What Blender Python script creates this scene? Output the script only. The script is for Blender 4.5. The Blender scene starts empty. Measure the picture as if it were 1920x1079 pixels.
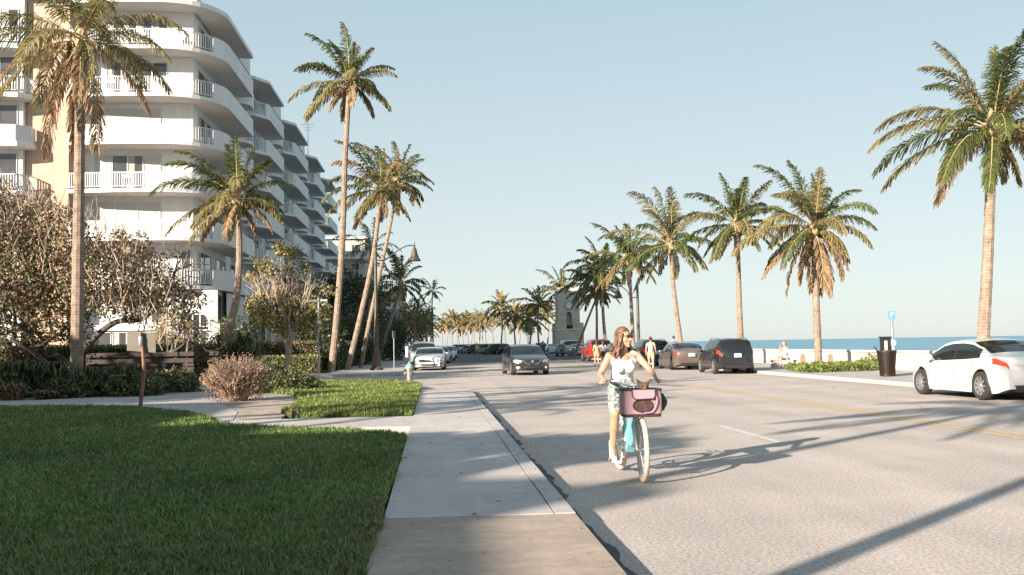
import bpy, bmesh, math, random
import numpy as np
from mathutils import Vector, Matrix
R = math.radians
sc = bpy.context.scene
C = bpy.context.collection
random.seed(7)
# ------------------------------------------------------------------ camera
FPX = 1850.0
CAMH = 1.5
yaw = math.atan((960 - 811) / FPX)
pitch = math.atan((645.6 - 539.5) / FPX)
roll = R(0.98)
fwd = Vector((math.sin(yaw) * math.cos(pitch), math.cos(yaw) * math.cos(pitch), math.sin(pitch)))
right0 = Vector((math.cos(yaw), -math.sin(yaw), 0))
up0 = right0.cross(fwd)
right = right0 * math.cos(roll) - up0 * math.sin(roll)
up = up0 * math.cos(roll) + right0 * math.sin(roll)
camd = bpy.data.cameras.new('camera')
cam = bpy.data.objects.new('camera', camd)
C.objects.link(cam)
M3 = Matrix((right, up, -fwd)).transposed()
cam.matrix_world = Matrix.Translation((0, 0, CAMH)) @ M3.to_4x4()
camd.sensor_width = 36
camd.lens = FPX / 1920 * 36
camd.clip_start = 0.1
camd.clip_end = 20000
sc.camera = cam
def ray(px, py):
    return (right * (px - 960) + up * (539.5 - py) + fwd * FPX)
def P(px, py, z=0.0):
    r = ray(px, py)
    t = (z - CAMH) / r.z
    return Vector((r.x * t, r.y * t, z))
def W(px, py, Y):
    r = ray(px, py)
    t = Y / r.y
    return Vector((r.x * t, Y, CAMH + r.z * t))
# ------------------------------------------------------------------ light
SUN_EL = R(18.5)
sdir = Vector((0.727, 0.686, 0)).normalized()
sun_to = Vector((-sdir.x * math.cos(SUN_EL), -sdir.y * math.cos(SUN_EL), math.sin(SUN_EL)))
sl = bpy.data.lights.new('sun', 'SUN')
sl.energy = 5.0
sl.angle = R(0.53)
sl.color = (1.0, 0.87, 0.73)
so = bpy.data.objects.new('sun', sl)
C.objects.link(so)
so.rotation_euler = sun_to.to_track_quat('Z', 'Y').to_euler()
so.location = (-30, -30, 30)
w = bpy.data.worlds.new('World')
sc.world = w
w.use_nodes = True
nt = w.node_tree
sky = nt.nodes.new('ShaderNodeTexSky')
sky.sky_type = 'NISHITA'
sky.sun_disc = False
sky.sun_elevation = SUN_EL
sky.sun_rotation = math.atan2(sun_to.x, sun_to.y)
sky.air_density = 0.85
sky.dust_density = 0.6
sky.ozone_density = 1.6
bg = nt.nodes['Background']
bg.inputs['Strength'].default_value = 0.095
hsv = nt.nodes.new('ShaderNodeHueSaturation'); hsv.inputs['Saturation'].default_value = 0.8
nt.links.new(sky.outputs[0], hsv.inputs['Color'])
smx = nt.nodes.new('ShaderNodeMix'); smx.data_type = 'RGBA'
smx.inputs[0].default_value = 0.86
# marine haze: pale at the horizon, bluer overhead
stc = nt.nodes.new('ShaderNodeTexCoord'); ssep = nt.nodes.new('ShaderNodeSeparateXYZ'); nt.links.new(stc.outputs['Generated'], ssep.inputs[0])
srm = nt.nodes.new('ShaderNodeValToRGB'); nt.links.new(ssep.outputs['Z'], srm.inputs[0])
srm.color_ramp.elements[0].position = 0.0; srm.color_ramp.elements[0].color = (.256, .277, .268, 1)
srm.color_ramp.elements[1].position = 1.0; srm.color_ramp.elements[1].color = (.10, .14, .18, 1)
for p_, c_ in ((.12, (.238, .268, .260, 1)), (.34, (.172, .230, .252, 1))):
    e_ = srm.color_ramp.elements.new(p_); e_.color = c_
ssc = nt.nodes.new('ShaderNodeVectorMath'); ssc.operation = 'SCALE'; ssc.inputs['Scale'].default_value = 10.9
nt.links.new(srm.outputs[0], ssc.inputs[0]); nt.links.new(ssc.outputs[0], smx.inputs[7])
nt.links.new(hsv.outputs[0], smx.inputs[6]); nt.links.new(smx.outputs[2], bg.inputs[0])
sc.view_settings.view_transform = 'Standard'
sc.view_settings.look = 'None'
sc.view_settings.gamma = 1
sc.view_settings.exposure = 1.42
sc.cycles.use_denoising = True
sc.cycles.max_bounces = 6
sc.cycles.transparent_max_bounces = 8
# ------------------------------------------------------------------ helpers
def tag(o, label=None, cat=None, group=None, kind=None):
    if label: o['label'] = label
    if cat: o['category'] = cat
    if group: o['group'] = group
    if kind: o['kind'] = kind
    return o
def empty(name, loc=(0, 0, 0), rz=0, label=None, cat=None, group=None):
    o = bpy.data.objects.new(name, None)
    C.objects.link(o)
    o.location = loc
    o.rotation_euler = (0, 0, rz)
    o.empty_display_size = 0.3
    return tag(o, label, cat, group)
def copy_tree(o, parent=None):
    c = o.copy()
    C.objects.link(c)
    c.parent = parent
    for ch in [x for x in bpy.data.objects if x.parent == o]:
        copy_tree(ch, c)
    return c
class MB:
    def __init__(s):
        s.v = []; s.f = []; s.m = []
    def add(s, vs, fs, m=0):
        b = len(s.v)
        s.v.extend([tuple(x) for x in vs])
        for f in fs:
            s.f.append(tuple(b + i for i in f)); s.m.append(m)
        return s
    def box(s, x0, x1, y0, y1, z0, z1, m=0):
        v = [(x, y, z) for z in (z0, z1) for y in (y0, y1) for x in (x0, x1)]
        return s.add(v, [(0, 2, 3, 1), (4, 5, 7, 6), (0, 1, 5, 4), (2, 6, 7, 3), (0, 4, 6, 2), (1, 3, 7, 5)], m)
    def bar(s, a, b, w, h, m=0, upv=(0, 0, 1)):
        a = Vector(a); b = Vector(b); d = (b - a).normalized()
        u = Vector(upv)
        if abs(d.dot(u)) > 0.99: u = Vector((0, 1, 0))
        sd = d.cross(u).normalized() * w / 2
        u2 = sd.cross(d).normalized() * h / 2
        v = [p + q for p in (a, b) for q in (-sd - u2, sd - u2, sd + u2, -sd + u2)]
        return s.add(v, [(3, 2, 1, 0), (4, 5, 6, 7), (0, 1, 5, 4), (1, 2, 6, 5), (2, 3, 7, 6), (3, 0, 4, 7)], m)
    def tube(s, pts, r, n=8, m=0, cap=True, flat=1.0):
        pts = [Vector(p) for p in pts]
        k = len(pts)
        rs = r if isinstance(r, (list, tuple)) else [r] * k
        vs = []; fs = []
        ref = None
        for i, p in enumerate(pts):
            d = (pts[min(i + 1, k - 1)] - pts[max(i - 1, 0)])
            if d.length < 1e-9: d = Vector((0, 0, 1))
            d.normalize()
            if ref is None:
                ref = Vector((0, 0, 1)) if abs(d.z) < 0.9 else Vector((1, 0, 0))
            a = d.cross(ref).normalized(); b = a.cross(d).normalized()
            ref = b
            for j in range(n):
                t = 2 * math.pi * j / n
                vs.append(p + a * math.cos(t) * rs[i] + b * math.sin(t) * rs[i] * flat)
        for i in range(k - 1):
            for j in range(n):
                fs.append((i * n + j, i * n + (j + 1) % n, (i + 1) * n + (j + 1) % n, (i + 1) * n + j))
        if cap:
            fs.append(tuple(range(n))[::-1]); fs.append(tuple((k - 1) * n + j for j in range(n)))
        return s.add(vs, fs, m)
    def lathe(s, prof, c=(0, 0, 0), n=20, m=0, M=None, closed=False):
        vs = []; fs = []
        k = len(prof)
        for (r, z) in prof:
            for j in range(n):
                t = 2 * math.pi * j / n
                p = Vector((r * math.cos(t), r * math.sin(t), z))
                if M: p = M @ p
                vs.append(p + Vector(c))
        for i in range(k if closed else k - 1):
            i2 = (i + 1) % k
            for j in range(n):
                fs.append((i * n + j, i * n + (j + 1) % n, i2 * n + (j + 1) % n, i2 * n + j))
        if not closed:
            if prof[0][0] > 1e-5: fs.append(tuple(range(n))[::-1])
            if prof[-1][0] > 1e-5: fs.append(tuple((k - 1) * n + j for j in range(n)))
        return s.add(vs, fs, m)
    def prism(s, poly, z0, z1, m=0, mside=None):
        n = len(poly)
        v = [(p[0], p[1], z0) for p in poly] + [(p[0], p[1], z1) for p in poly]
        s.add(v, [tuple(range(n))[::-1], tuple(range(n, 2 * n))], m)
        return s.add(v, [(i, (i + 1) % n, n + (i + 1) % n, n + i) for i in range(n)], m if mside is None else mside)
    def ball(s, c, r, n=10, m=0, M=None):
        k = max(4, n // 2 + 1)
        rr = r if isinstance(r, (list, tuple)) else (r, r, r)
        vs = []; fs = []
        c = Vector(c)
        for i in range(k + 1):
            ph = math.pi * i / k
            for j in range(n):
                t = 2 * math.pi * j / n
                p = Vector((rr[0] * math.sin(ph) * math.cos(t), rr[1] * math.sin(ph) * math.sin(t), rr[2] * math.cos(ph)))
                if M: p = M @ p
                vs.append(c + p)
        for i in range(k):
            for j in range(n):
                fs.append((i * n + j, (i + 1) * n + j, (i + 1) * n + (j + 1) % n, i * n + (j + 1) % n))
        return s.add(vs, fs, m)
    def transform(s, M):
        s.v = [tuple(M @ Vector(p)) for p in s.v]
        return s
    def mesh(s, name, mats, smooth=False):
        me = bpy.data.meshes.new(name)
        me.from_pydata(s.v, [], s.f)
        for mt in (mats if isinstance(mats, (list, tuple)) else [mats]):
            me.materials.append(mt)
        me.polygons.foreach_set('material_index', s.m)
        if smooth:
            me.polygons.foreach_set('use_smooth', [True] * len(s.f))
        me.update()
        return me
    def build(s, name, mats, parent=None, smooth=False, recalc=True, autos=None):
        me = s.mesh(name, mats, smooth)
        if recalc:
            bm = bmesh.new(); bm.from_mesh(me)
            bmesh.ops.remove_doubles(bm, verts=bm.verts, dist=1e-5)
            bmesh.ops.recalc_face_normals(bm, faces=bm.faces)
            if autos:
                for e in bm.edges:
                    if len(e.link_faces) == 2 and e.calc_face_angle(0) > R(autos): e.smooth = False
            bm.to_mesh(me); bm.free()
        o = bpy.data.objects.new(name, me)
        C.objects.link(o)
        if parent: o.parent = parent
        return o
def raw_mesh(name, V, F, mats, mi=None, parent=None, smooth=False):
    """numpy verts (n,3), quad/tri faces (m,k) -> one mesh object"""
    me = bpy.data.meshes.new(name)
    V = np.asarray(V, dtype=np.float32); F = np.asarray(F, dtype=np.int32)
    k = F.shape[1]
    me.vertices.add(len(V)); me.vertices.foreach_set('co', V.ravel())
    me.loops.add(F.size); me.loops.foreach_set('vertex_index', F.ravel())
    me.polygons.add(len(F))
    me.polygons.foreach_set('loop_start', np.arange(0, F.size, k, dtype=np.int32))
    for mt in (mats if isinstance(mats, (list, tuple)) else [mats]): me.materials.append(mt)
    if mi is not None: me.polygons.foreach_set('material_index', np.asarray(mi, dtype=np.int32))
    if smooth: me.polygons.foreach_set('use_smooth', [True] * len(F))
    me.update(calc_edges=True)
    o = bpy.data.objects.new(name, me)
    C.objects.link(o)
    if parent: o.parent = parent
    return o
def bez(pts, n):
    """Catmull-Rom through pts, n samples per span"""
    p = [Vector(q) for q in pts]
    p = [p[0] * 2 - p[1]] + p + [p[-1] * 2 - p[-2]]
    out = []
    for i in range(1, len(p) - 2):
        for k in range(n):
            t = k / n
            a, b, c, d = p[i - 1], p[i], p[i + 1], p[i + 2]
            out.append(0.5 * ((2 * b) + (c - a) * t + (2 * a - 5 * b + 4 * c - d) * t * t + (3 * b - a - 3 * c + d) * t ** 3))
    out.append(p[-2])
    return out
def interp(pts, x):
    if x <= pts[0][0]: return pts[0][1]
    for (a, b), (c, d) in zip(pts, pts[1:]):
        if x <= c:
            t = (x - a) / (c - a) if c > a else 0
            return b + (d - b) * t
    return pts[-1][1]
# ------------------------------------------------------------------ materials
MAT = {}
def mat(name, col, rough=0.6, metal=0.0, var=0.12, vscale=3.0, bump=0.0, bscale=30.0, col2=None, coat=0.0, spec=0.5,
        trans=0.0, island=0.0, detail=4.0, v2=None):
    if name in MAT: return MAT[name]
    m = bpy.data.materials.new(name)
    m.use_nodes = True
    nt = m.node_tree; N = nt.nodes; L = nt.links
    bs = N['Principled BSDF']
    bs.inputs['Roughness'].default_value = rough
    bs.inputs['Metallic'].default_value = metal
    bs.inputs['Specular IOR Level'].default_value = spec
    if coat: 
        bs.inputs['Coat Weight'].default_value = coat
        bs.inputs['Coat Roughness'].default_value = 0.05
    tc = N.new('ShaderNodeTexCoord')
    c = Vector(col[:3])
    c2 = Vector(col2[:3]) if col2 else None
    nz = N.new('ShaderNodeTexNoise'); nz.inputs['Scale'].default_value = vscale; nz.inputs['Detail'].default_value = detail
    L.new(tc.outputs['Object'], nz.inputs['Vector'])
    mx = N.new('ShaderNodeMix'); mx.data_type = 'RGBA'
    a = c * (1 - var); b = c * (1 + var)
    if c2: a = c; b = c2
    mx.inputs[6].default_value = (*a, 1); mx.inputs[7].default_value = (*b, 1)
    cr = N.new('ShaderNodeMapRange'); cr.inputs[1].default_value = 0.32; cr.inputs[2].default_value = 0.68
    L.new(nz.outputs[0], cr.inputs[0]); L.new(cr.outputs[0], mx.inputs[0])
    out = mx.outputs[2]
    if v2:                      # second, finer speckle (scale, amount)
        n2 = N.new('ShaderNodeTexNoise'); n2.inputs['Scale'].default_value = v2[0]; n2.inputs['Detail'].default_value = 3
        L.new(tc.outputs['Object'], n2.inputs['Vector'])
        mr = N.new('ShaderNodeMapRange'); mr.inputs[1].default_value = 0.3; mr.inputs[2].default_value = 0.7
        mr.inputs[3].default_value = 1 - v2[1]; mr.inputs[4].default_value = 1 + v2[1]
        L.new(n2.outputs[0], mr.inputs[0])
        vm = N.new('ShaderNodeVectorMath'); vm.operation = 'SCALE'
        L.new(out, vm.inputs[0]); L.new(mr.outputs[0], vm.inputs['Scale']); out = vm.outputs[0]
    if island:
        ge = N.new('ShaderNodeNewGeometry')
        mr = N.new('ShaderNodeMapRange'); mr.inputs[3].default_value = 1 - island; mr.inputs[4].default_value = 1 + island
        L.new(ge.outputs['Random Per Island'], mr.inputs[0])
        vm = N.new('ShaderNodeVectorMath'); vm.operation = 'SCALE'
        L.new(out, vm.inputs[0]); L.new(mr.outputs[0], vm.inputs['Scale']); out = vm.outputs[0]
    L.new(out, bs.inputs['Base Color'])
    if bump:
        nb = N.new('ShaderNodeTexNoise'); nb.inputs['Scale'].default_value = bscale; nb.inputs['Detail'].default_value = 5
        L.new(tc.outputs['Object'], nb.inputs['Vector'])
        bp = N.new('ShaderNodeBump'); bp.inputs['Strength'].default_value = bump; bp.inputs['Distance'].default_value = 0.02
        L.new(nb.outputs[0], bp.inputs['Height']); L.new(bp.outputs[0], bs.inputs['Normal'])
    if trans:
        tr = N.new('ShaderNodeBsdfTranslucent'); L.new(out, tr.inputs[0])
        ms = N.new('ShaderNodeMixShader'); ms.inputs[0].default_value = trans
        L.new(bs.outputs[0], ms.inputs[1]); L.new(tr.outputs[0], ms.inputs[2])
        L.new(ms.outputs[0], N['Material Output'].inputs[0])
    MAT[name] = m
    return m
def streaks(m, scale, amt, rings=False):
    # multiply the base colour by a stretched noise (wheel tracks, rain streaks) or trunk rings
    nt = m.node_tree; N = nt.nodes; L = nt.links
    bs = N['Principled BSDF']; src = bs.inputs['Base Color'].links[0].from_socket
    tc = N.new('ShaderNodeTexCoord'); mp = N.new('ShaderNodeMapping'); mp.inputs['Scale'].default_value = scale
    L.new(tc.outputs['Object'], mp.inputs['Vector'])
    if rings:
        nz = N.new('ShaderNodeTexWave'); nz.bands_direction = 'Z'; nz.inputs['Scale'].default_value = 1.0; nz.inputs['Distortion'].default_value = 2.5; nz.inputs['Detail'].default_value = 3
        o = nz.outputs['Fac']; lo, hi = 0.0, 1.0
    else:
        nz = N.new('ShaderNodeTexNoise'); nz.inputs['Scale'].default_value = 1.0; nz.inputs['Detail'].default_value = 5; o = nz.outputs[0]; lo, hi = 0.35, 0.65
    L.new(mp.outputs[0], nz.inputs['Vector'])
    mr = N.new('ShaderNodeMapRange'); mr.inputs[1].default_value = lo; mr.inputs[2].default_value = hi; mr.inputs[3].default_value = 1 - amt; mr.inputs[4].default_value = 1 + amt * .5
    L.new(o, mr.inputs[0])
    vm = N.new('ShaderNodeVectorMath'); vm.operation = 'SCALE'
    L.new(src, vm.inputs[0]); L.new(mr.outputs[0], vm.inputs['Scale']); L.new(vm.outputs[0], bs.inputs['Base Color'])
def glass(name, col=(0.02, 0.025, 0.03), rough=0.05, alpha=0.0):
    m = mat(name, col, rough, var=0.05, spec=0.9)
    return m
# ================================================================== SETTING
m_asph = mat('asphalt', (0.425, 0.37, 0.335), 0.9, var=0.07, vscale=0.35, v2=(34, 0.34), bump=0.35, bscale=45)
streaks(m_asph, (1.1, .05, 1), .12); streaks(m_asph, (.5, .6, 1), .09)
m_conc = mat('concrete', (0.44, 0.40, 0.38), 0.85, var=0.07, vscale=0.8, v2=(9, 0.07), bump=0.08, bscale=60, island=0.05)
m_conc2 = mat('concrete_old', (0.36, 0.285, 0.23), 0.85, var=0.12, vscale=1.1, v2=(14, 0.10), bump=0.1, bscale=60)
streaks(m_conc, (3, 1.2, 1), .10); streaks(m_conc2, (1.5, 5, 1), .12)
m_path = mat('path_concrete', (0.38, 0.355, 0.34), 0.85, var=0.07, vscale=0.9, v2=(8, 0.08), bump=0.1, bscale=40)
m_soil = mat('soil', (0.10, 0.085, 0.06), 0.95, var=0.35, vscale=2.0, bump=0.5, bscale=12, v2=(20, 0.3))
m_sand = mat('sand', (0.62, 0.54, 0.44), 0.95, var=0.06, vscale=0.5, bump=0.3, bscale=3)
m_turf = mat('turf', (0.035, 0.055, 0.014), 0.95, var=0.3, vscale=6, bump=0.5, bscale=30)
m_yel = mat('yellow_paint', (0.50, 0.37, 0.17), 0.8, var=0.12, vscale=5, v2=(30, 0.35))
m_wht = mat('white_paint_road', (0.52, 0.50, 0.47), 0.8, var=0.08, vscale=5, v2=(30, 0.2))
m_joint = mat('joint_grime', (0.12, 0.11, 0.10), 0.95)

def rects(name, rs, z, m, kind='structure'):
    b = MB()
    for (x0, x1, y0, y1) in rs:
        b.add([(x0, y0, z), (x1, y0, z), (x1, y1, z), (x0, y1, z)], [(0, 1, 2, 3)])
    return tag(b.build(name, m), kind=kind)
rects('ground', [(-3000, 20.6, -80, 6000)], -0.03, m_soil)
rects('road', [(1.13, 14.4, -30, 31), (-90, 14.4, 31, 50.2), (-1.7, 14.4, 50.2, 74)], 0.0, m_asph)
m_asph2 = mat('fresh_asphalt', (0.10, 0.098, 0.098), 0.9, var=0.1, vscale=0.2, v2=(20, 0.2))
rects('road_resurfaced', [(-1.7, 14.4, 74.004, 1500)], 0.0, m_asph2)
# sea, with real small waves in the shading; beach slopes to it
msea = mat('sea_water', (0.10, 0.25, 0.35), 0.35, var=0.25, vscale=0.02, bump=0.6, bscale=0.35, spec=0.15, v2=(0.12, 0.18))
b = MB(); b.add([(34, -300, -2.4), (16000, -300, -2.4), (16000, 16000, -2.4), (34, 16000, -2.4)], [(0, 1, 2, 3)])
tag(b.build('sea', msea), kind='structure')
b = MB()
for i, (x0, z0, x1, z1) in enumerate([(20.6, -0.2, 30, -0.9), (30, -0.9, 41, -2.2), (41, -2.2, 60, -4.0)]):
    b.add([(x0, -300, z0), (x1, -300, z1), (x1, 5000, z1), (x0, 5000, z0)], [(0, 1, 2, 3)])
tag(b.build('beach', m_sand), kind='structure')
# near sidewalk: separate slabs with open joints, kerb stone along the road
b = MB()
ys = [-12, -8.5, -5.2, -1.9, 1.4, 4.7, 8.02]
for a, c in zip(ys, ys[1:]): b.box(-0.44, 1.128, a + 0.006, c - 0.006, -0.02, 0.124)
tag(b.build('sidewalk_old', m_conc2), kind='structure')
b = MB()
ys = [8.02, 10.6, 13.2, 15.9, 18.6, 21.4, 24.6, 27.6, 31.0]
for a, c in zip(ys, ys[1:]): b.box(-0.41, 0.955, a + 0.004, c - 0.004, -0.02, 0.128)
for a, c in zip(ys, ys[1:]): b.box(0.968, 1.13, a + 0.003, c - 0.003, -0.02, 0.131)
b.add([(-0.41, 31.004, 0.128), (1.13, 31.004, 0.128), (1.13, 32.6, 0.004), (-0.41, 32.6, 0.004)], [(0, 1, 2, 3)])
b.box(-3.9, -0.414, 17.15, 19.6, -0.02, 0.122)
tag(b.build('sidewalk', m_conc), kind='structure')
rects('sidewalk_base', [(-0.43, 1.12, -12, 31)], 0.06, m_joint)
# garden path on the left
pp = [(-3.9, 17.15), (-3.9, 19.6), (-4.3, 22.2), (-5.6, 26.5), (-6.3, 30), (-7.2, 36), (-9.5, 41.5), (-14, 41), (-30, 38.4), (-30, 24.8), (-17, 25.8), (-11.0, 26.2), (-7.9, 24.7), (-5.3, 21.6), (-4.3, 18.6)]
b = MB(); b.prism(pp, -0.02, 0.116)
tag(b.build('path', m_path), kind='structure')
rects('planting_bed', [(-60, -4.05, 27.5, 33.9), (-60, -9.0, 33.9, 34.0)], 0.03, m_soil)
sandy = mat('sandy_soil', (0.33, 0.27, 0.22), 0.95, var=0.3, vscale=3, bump=0.6, bscale=14, v2=(30, 0.3))
b = MB(); b.prism([(-3.1, 20.9), (-3.1, 25), (-3.8, 29), (-5.7, 33), (-6.2, 38.4), (-7.1, 38.4), (-7.25, 36), (-6.35, 30), (-5.65, 26.5), (-4.35, 22.2), (-3.95, 19.62), (-3.0, 19.62)], -0.02, 0.108)
tag(b.build('bare_soil', sandy), kind='structure')
# far left pavement round the corner
b = MB()
b.prism([(-60, 50.2), (-3.4, 50.2), (-2.4, 50.6), (-1.85, 51.4), (-1.7, 52.6), (-1.7, 300), (-5.6, 300), (-5.6, 53.6), (-60, 53.6)], -0.02, 0.12)
tag(b.build('pavement', m_conc), kind='structure')
# ocean-side pavement and planted strip
b = MB()
for a in range(-30, 300, 6): b.box(14.42, 14.6, a + .01, a + 5.99, -0.02, 0.13)
for a in range(-30, 300, 3): b.box(14.615, 19.78, a + .006, a + 2.994, -0.02, 0.12)
tag(b.build('promenade', m_path), kind='structure')
gut = mat('gutter_dark', (0.085, 0.08, 0.075), 0.95, var=0.25, vscale=6, v2=(30, .3))  # dark ragged-edged strip along the foot of the kerb
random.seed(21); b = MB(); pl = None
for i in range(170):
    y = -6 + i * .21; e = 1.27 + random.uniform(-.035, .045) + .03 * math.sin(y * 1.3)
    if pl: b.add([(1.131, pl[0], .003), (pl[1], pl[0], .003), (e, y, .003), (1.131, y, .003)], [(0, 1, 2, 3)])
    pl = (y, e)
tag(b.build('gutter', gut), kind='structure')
# markings
b = MB()
random.seed(3)
for X in (8.47, 8.74):
    y = -20.0
    while y < 300:
        l = random.uniform(1.0, 4)
        b.add([(X, y, .004), (X + .11, y, .004), (X + .11, y + l, .004), (X, y + l, .004)], [(0, 1, 2, 3)]); y += l + 0.0
tag(b.build('yellow_line', m_yel), kind='structure')
k = 0
for y in [2.0, 14.1, 26.2, 52, 64, 76, 88, 100]:
    for X in (4.97, 11.4):
        if X > 6 and y < 50: continue
        b = MB(); b.add([(X, y, .004), (X + .11, y, .004), (X + .11, y + 3.1, .004), (X, y + 3.1, .004)], [(0, 1, 2, 3)])
        tag(b.build('lane_marking', m_wht), kind='structure')
b = MB(); b.add([(-1.5, 72.9, .004), (14.2, 72.9, .004), (14.2, 73.5, .004), (-1.5, 73.5, .004)], [(0, 1, 2, 3)])
tag(b.build('stop_line', m_wht), kind='structure')

# ------------------------------------------------------------------ lawns
def inpoly(x, y, poly):
    n = len(poly); ins = np.zeros(len(x), bool); j = n - 1
    for i in range(n):
        xi, yi = poly[i]; xj, yj = poly[j]
        c = ((yi > y) != (yj > y)) & (x < (xj - xi) * (y - yi) / (yj - yi + 1e-12) + xi)
        ins ^= c; j = i
    return ins
def grass(name, poly, z, dens, h, seed, mats, wfun, label):
    rng = np.random.default_rng(seed)
    xs = [p[0] for p in poly]; ys = [p[1] for p in poly]
    A = (max(xs) - min(xs)) * (max(ys) - min(ys))
    n = int(A * dens[0])
    x = rng.uniform(min(xs), max(xs), n); y = rng.uniform(min(ys), max(ys), n)
    d = np.maximum(y, 5.0)
    keep = inpoly(x, y, poly) & (rng.random(n) < np.interp(d, dens[1], dens[2])) & (y > 4.6) & (x > -0.45 * y - 1.5)
    x = x[keep]; y = y[keep]; n = len(x)
    # tufts: height follows a clumpy field
    cl = np.sin(x * 7.3 + np.sin(y * 5.1) * 2) * np.sin(y * 6.7 + np.sin(x * 4.3) * 2)
    hh = h * (0.72 + 0.18 * cl + rng.normal(0, 0.24, n)).clip(0.3, 1.6)
    az = rng.uniform(0, 2 * np.pi, n); lean = rng.uniform(0.15, 0.95, n)
    wd = wfun(y) * rng.uniform(0.7, 1.3, n)
    dx = np.cos(az); dy = np.sin(az)
    fa = az + np.pi / 2 + rng.uniform(-0.6, 0.6, n); px = np.cos(fa); py = np.sin(fa)
    V = np.zeros((n, 7, 3))
    for k, (t, ws) in enumerate([(0, 0.7), (0.4, 1.0), (0.78, 0.7)]):
        cx = x + dx * lean * hh * t ** 2; cy = y + dy * lean * hh * t ** 2; cz = z + hh * (t - 0.28 * lean * t ** 2)
        V[:, 2 * k, 0] = cx - px * wd * ws / 2; V[:, 2 * k, 1] = cy - py * wd * ws / 2; V[:, 2 * k, 2] = cz
        V[:, 2 * k + 1, 0] = cx + px * wd * ws / 2; V[:, 2 * k + 1, 1] = cy + py * wd * ws / 2; V[:, 2 * k + 1, 2] = cz
    V[:, 6, 0] = x + dx * lean * hh; V[:, 6, 1] = y + dy * lean * hh; V[:, 6, 2] = z + hh * (1 - 0.28 * lean)
    base = (np.arange(n) * 7)[:, None]
    q1 = base + np.array([0, 1, 3, 2]); q2 = base + np.array([2, 3, 5, 4]); q3 = base + np.array([4, 5, 6, 6])
    F3 = np.concatenate([base + np.array(t) for t in ([0, 1, 3], [0, 3, 2], [2, 3, 5], [2, 5, 4], [4, 5, 6])])
    patch = np.sin(x * 1.1 + 1) * np.sin(y * 0.8) * 0.25
    dry = 0.16 + 0.45 * np.exp(-((x + .55) / .22) ** 2) * (y < 9) + .25 * (np.sin(x * 2.3 + 2) * np.sin(y * 1.7 + x) > .75)
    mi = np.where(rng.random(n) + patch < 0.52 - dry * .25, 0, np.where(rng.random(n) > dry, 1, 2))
    return tag(raw_mesh(name, V.reshape(-1, 3), F3, mats, np.tile(mi, 5)), label, 'grass', kind='stuff')
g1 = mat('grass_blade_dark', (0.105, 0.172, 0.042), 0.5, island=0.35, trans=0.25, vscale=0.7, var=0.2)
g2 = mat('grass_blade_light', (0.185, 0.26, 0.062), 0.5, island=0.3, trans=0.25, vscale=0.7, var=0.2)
g3 = mat('grass_blade_dry', (0.20, 0.15, 0.07), 0.6, island=0.3, trans=0.15)
random.seed(11)
edge = [(-0.42 + random.uniform(-.02, .02), 4.0 + 0.22 * i) for i in range(50)]      # ragged sidewalk edge
lawn1 = edge + [(-0.45, 15.2), (-0.75, 15.9), (-1.5, 16.6), (-2.6, 17.2), (-3.9, 18.5), (-4.4, 20.2), (-5.4, 22.2), (-7.3, 24.6), (-9.4, 25.8), (-13, 26.2), (-24, 25.6), (-24, 4.0)]
b = MB(); b.prism([(x - (0.02 if x > -1 else 0), y) for x, y in lawn1] , -0.02, 0.13)
tag(b.build('lawn_soil', m_turf), kind='structure')
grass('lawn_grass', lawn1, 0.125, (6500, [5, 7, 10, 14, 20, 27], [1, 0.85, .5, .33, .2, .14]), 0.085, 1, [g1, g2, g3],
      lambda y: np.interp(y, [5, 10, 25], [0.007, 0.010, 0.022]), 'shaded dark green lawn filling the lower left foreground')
lawn2 = [(-0.43, 19.75), (-0.43, 34.6), (-0.9, 36.6), (-1.9, 38.4), (-3.4, 39.4), (-5.6, 39.8), (-6.4, 38), (-5.9, 33), (-4.0, 29), (-3.3, 25), (-3.25, 21.4), (-2.6, 20.0), (-1.5, 19.7)]
b = MB(); b.prism(lawn2, -0.02, 0.13)
tag(b.build('verge_soil', m_turf), kind='structure')
g4 = mat('grass_blade_yellow', (0.17, 0.20, 0.045), 0.5, island=0.3, trans=0.3, vscale=0.7, var=0.2)
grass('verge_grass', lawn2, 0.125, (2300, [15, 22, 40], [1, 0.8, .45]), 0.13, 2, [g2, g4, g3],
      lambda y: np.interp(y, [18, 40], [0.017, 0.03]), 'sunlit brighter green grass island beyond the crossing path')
# mass of low greenery in the ocean-side strip
sg = mat('succulent_leaf', (0.15, 0.19, 0.04), 0.5, island=0.4, trans=0.3)
strip = [(15.0, 39.3), (15.6, 43.2), (18.2, 44.2), (19.7, 43.4), (19.75, 41.2), (17.5, 39.6)]
rng = np.random.default_rng(5)
n = 5200
x = rng.uniform(15.0, 19.75, n); y = rng.uniform(39.2, 44.3, n)
k = inpoly(x, y, strip); x = x[k]; y = y[k]; n = len(x)
top = 0.30 + 0.10 * np.sin(x * 5) * np.sin(y * 3.3) + 0.35 * np.exp(-((x - 19.3) ** 2 + (y - 42.2) ** 2) * 2.2)
zc = 0.12 + rng.random(n) ** 0.6 * top
dirs = rng.normal(size=(n, 3)); dirs[:, 2] = np.abs(dirs[:, 2]); dirs /= np.linalg.norm(dirs, axis=1)[:, None]
sd = np.cross(dirs, rng.normal(size=(n, 3))); sd /= np.linalg.norm(sd, axis=1)[:, None]
c = np.stack([x, y, zc], 1); s = rng.uniform(0.05, 0.11, n)[:, None]
V = np.stack([c - dirs * s, c + sd * s * .45, c + dirs * s, c - sd * s * .45], 1).reshape(-1, 3)
tag(raw_mesh('beach_groundcover', V, np.arange(n * 4).reshape(-1, 4), sg), 'low yellow green leafy ground cover round the foot of a palm by the seawall', 'ground cover', kind='stuff')
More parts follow.
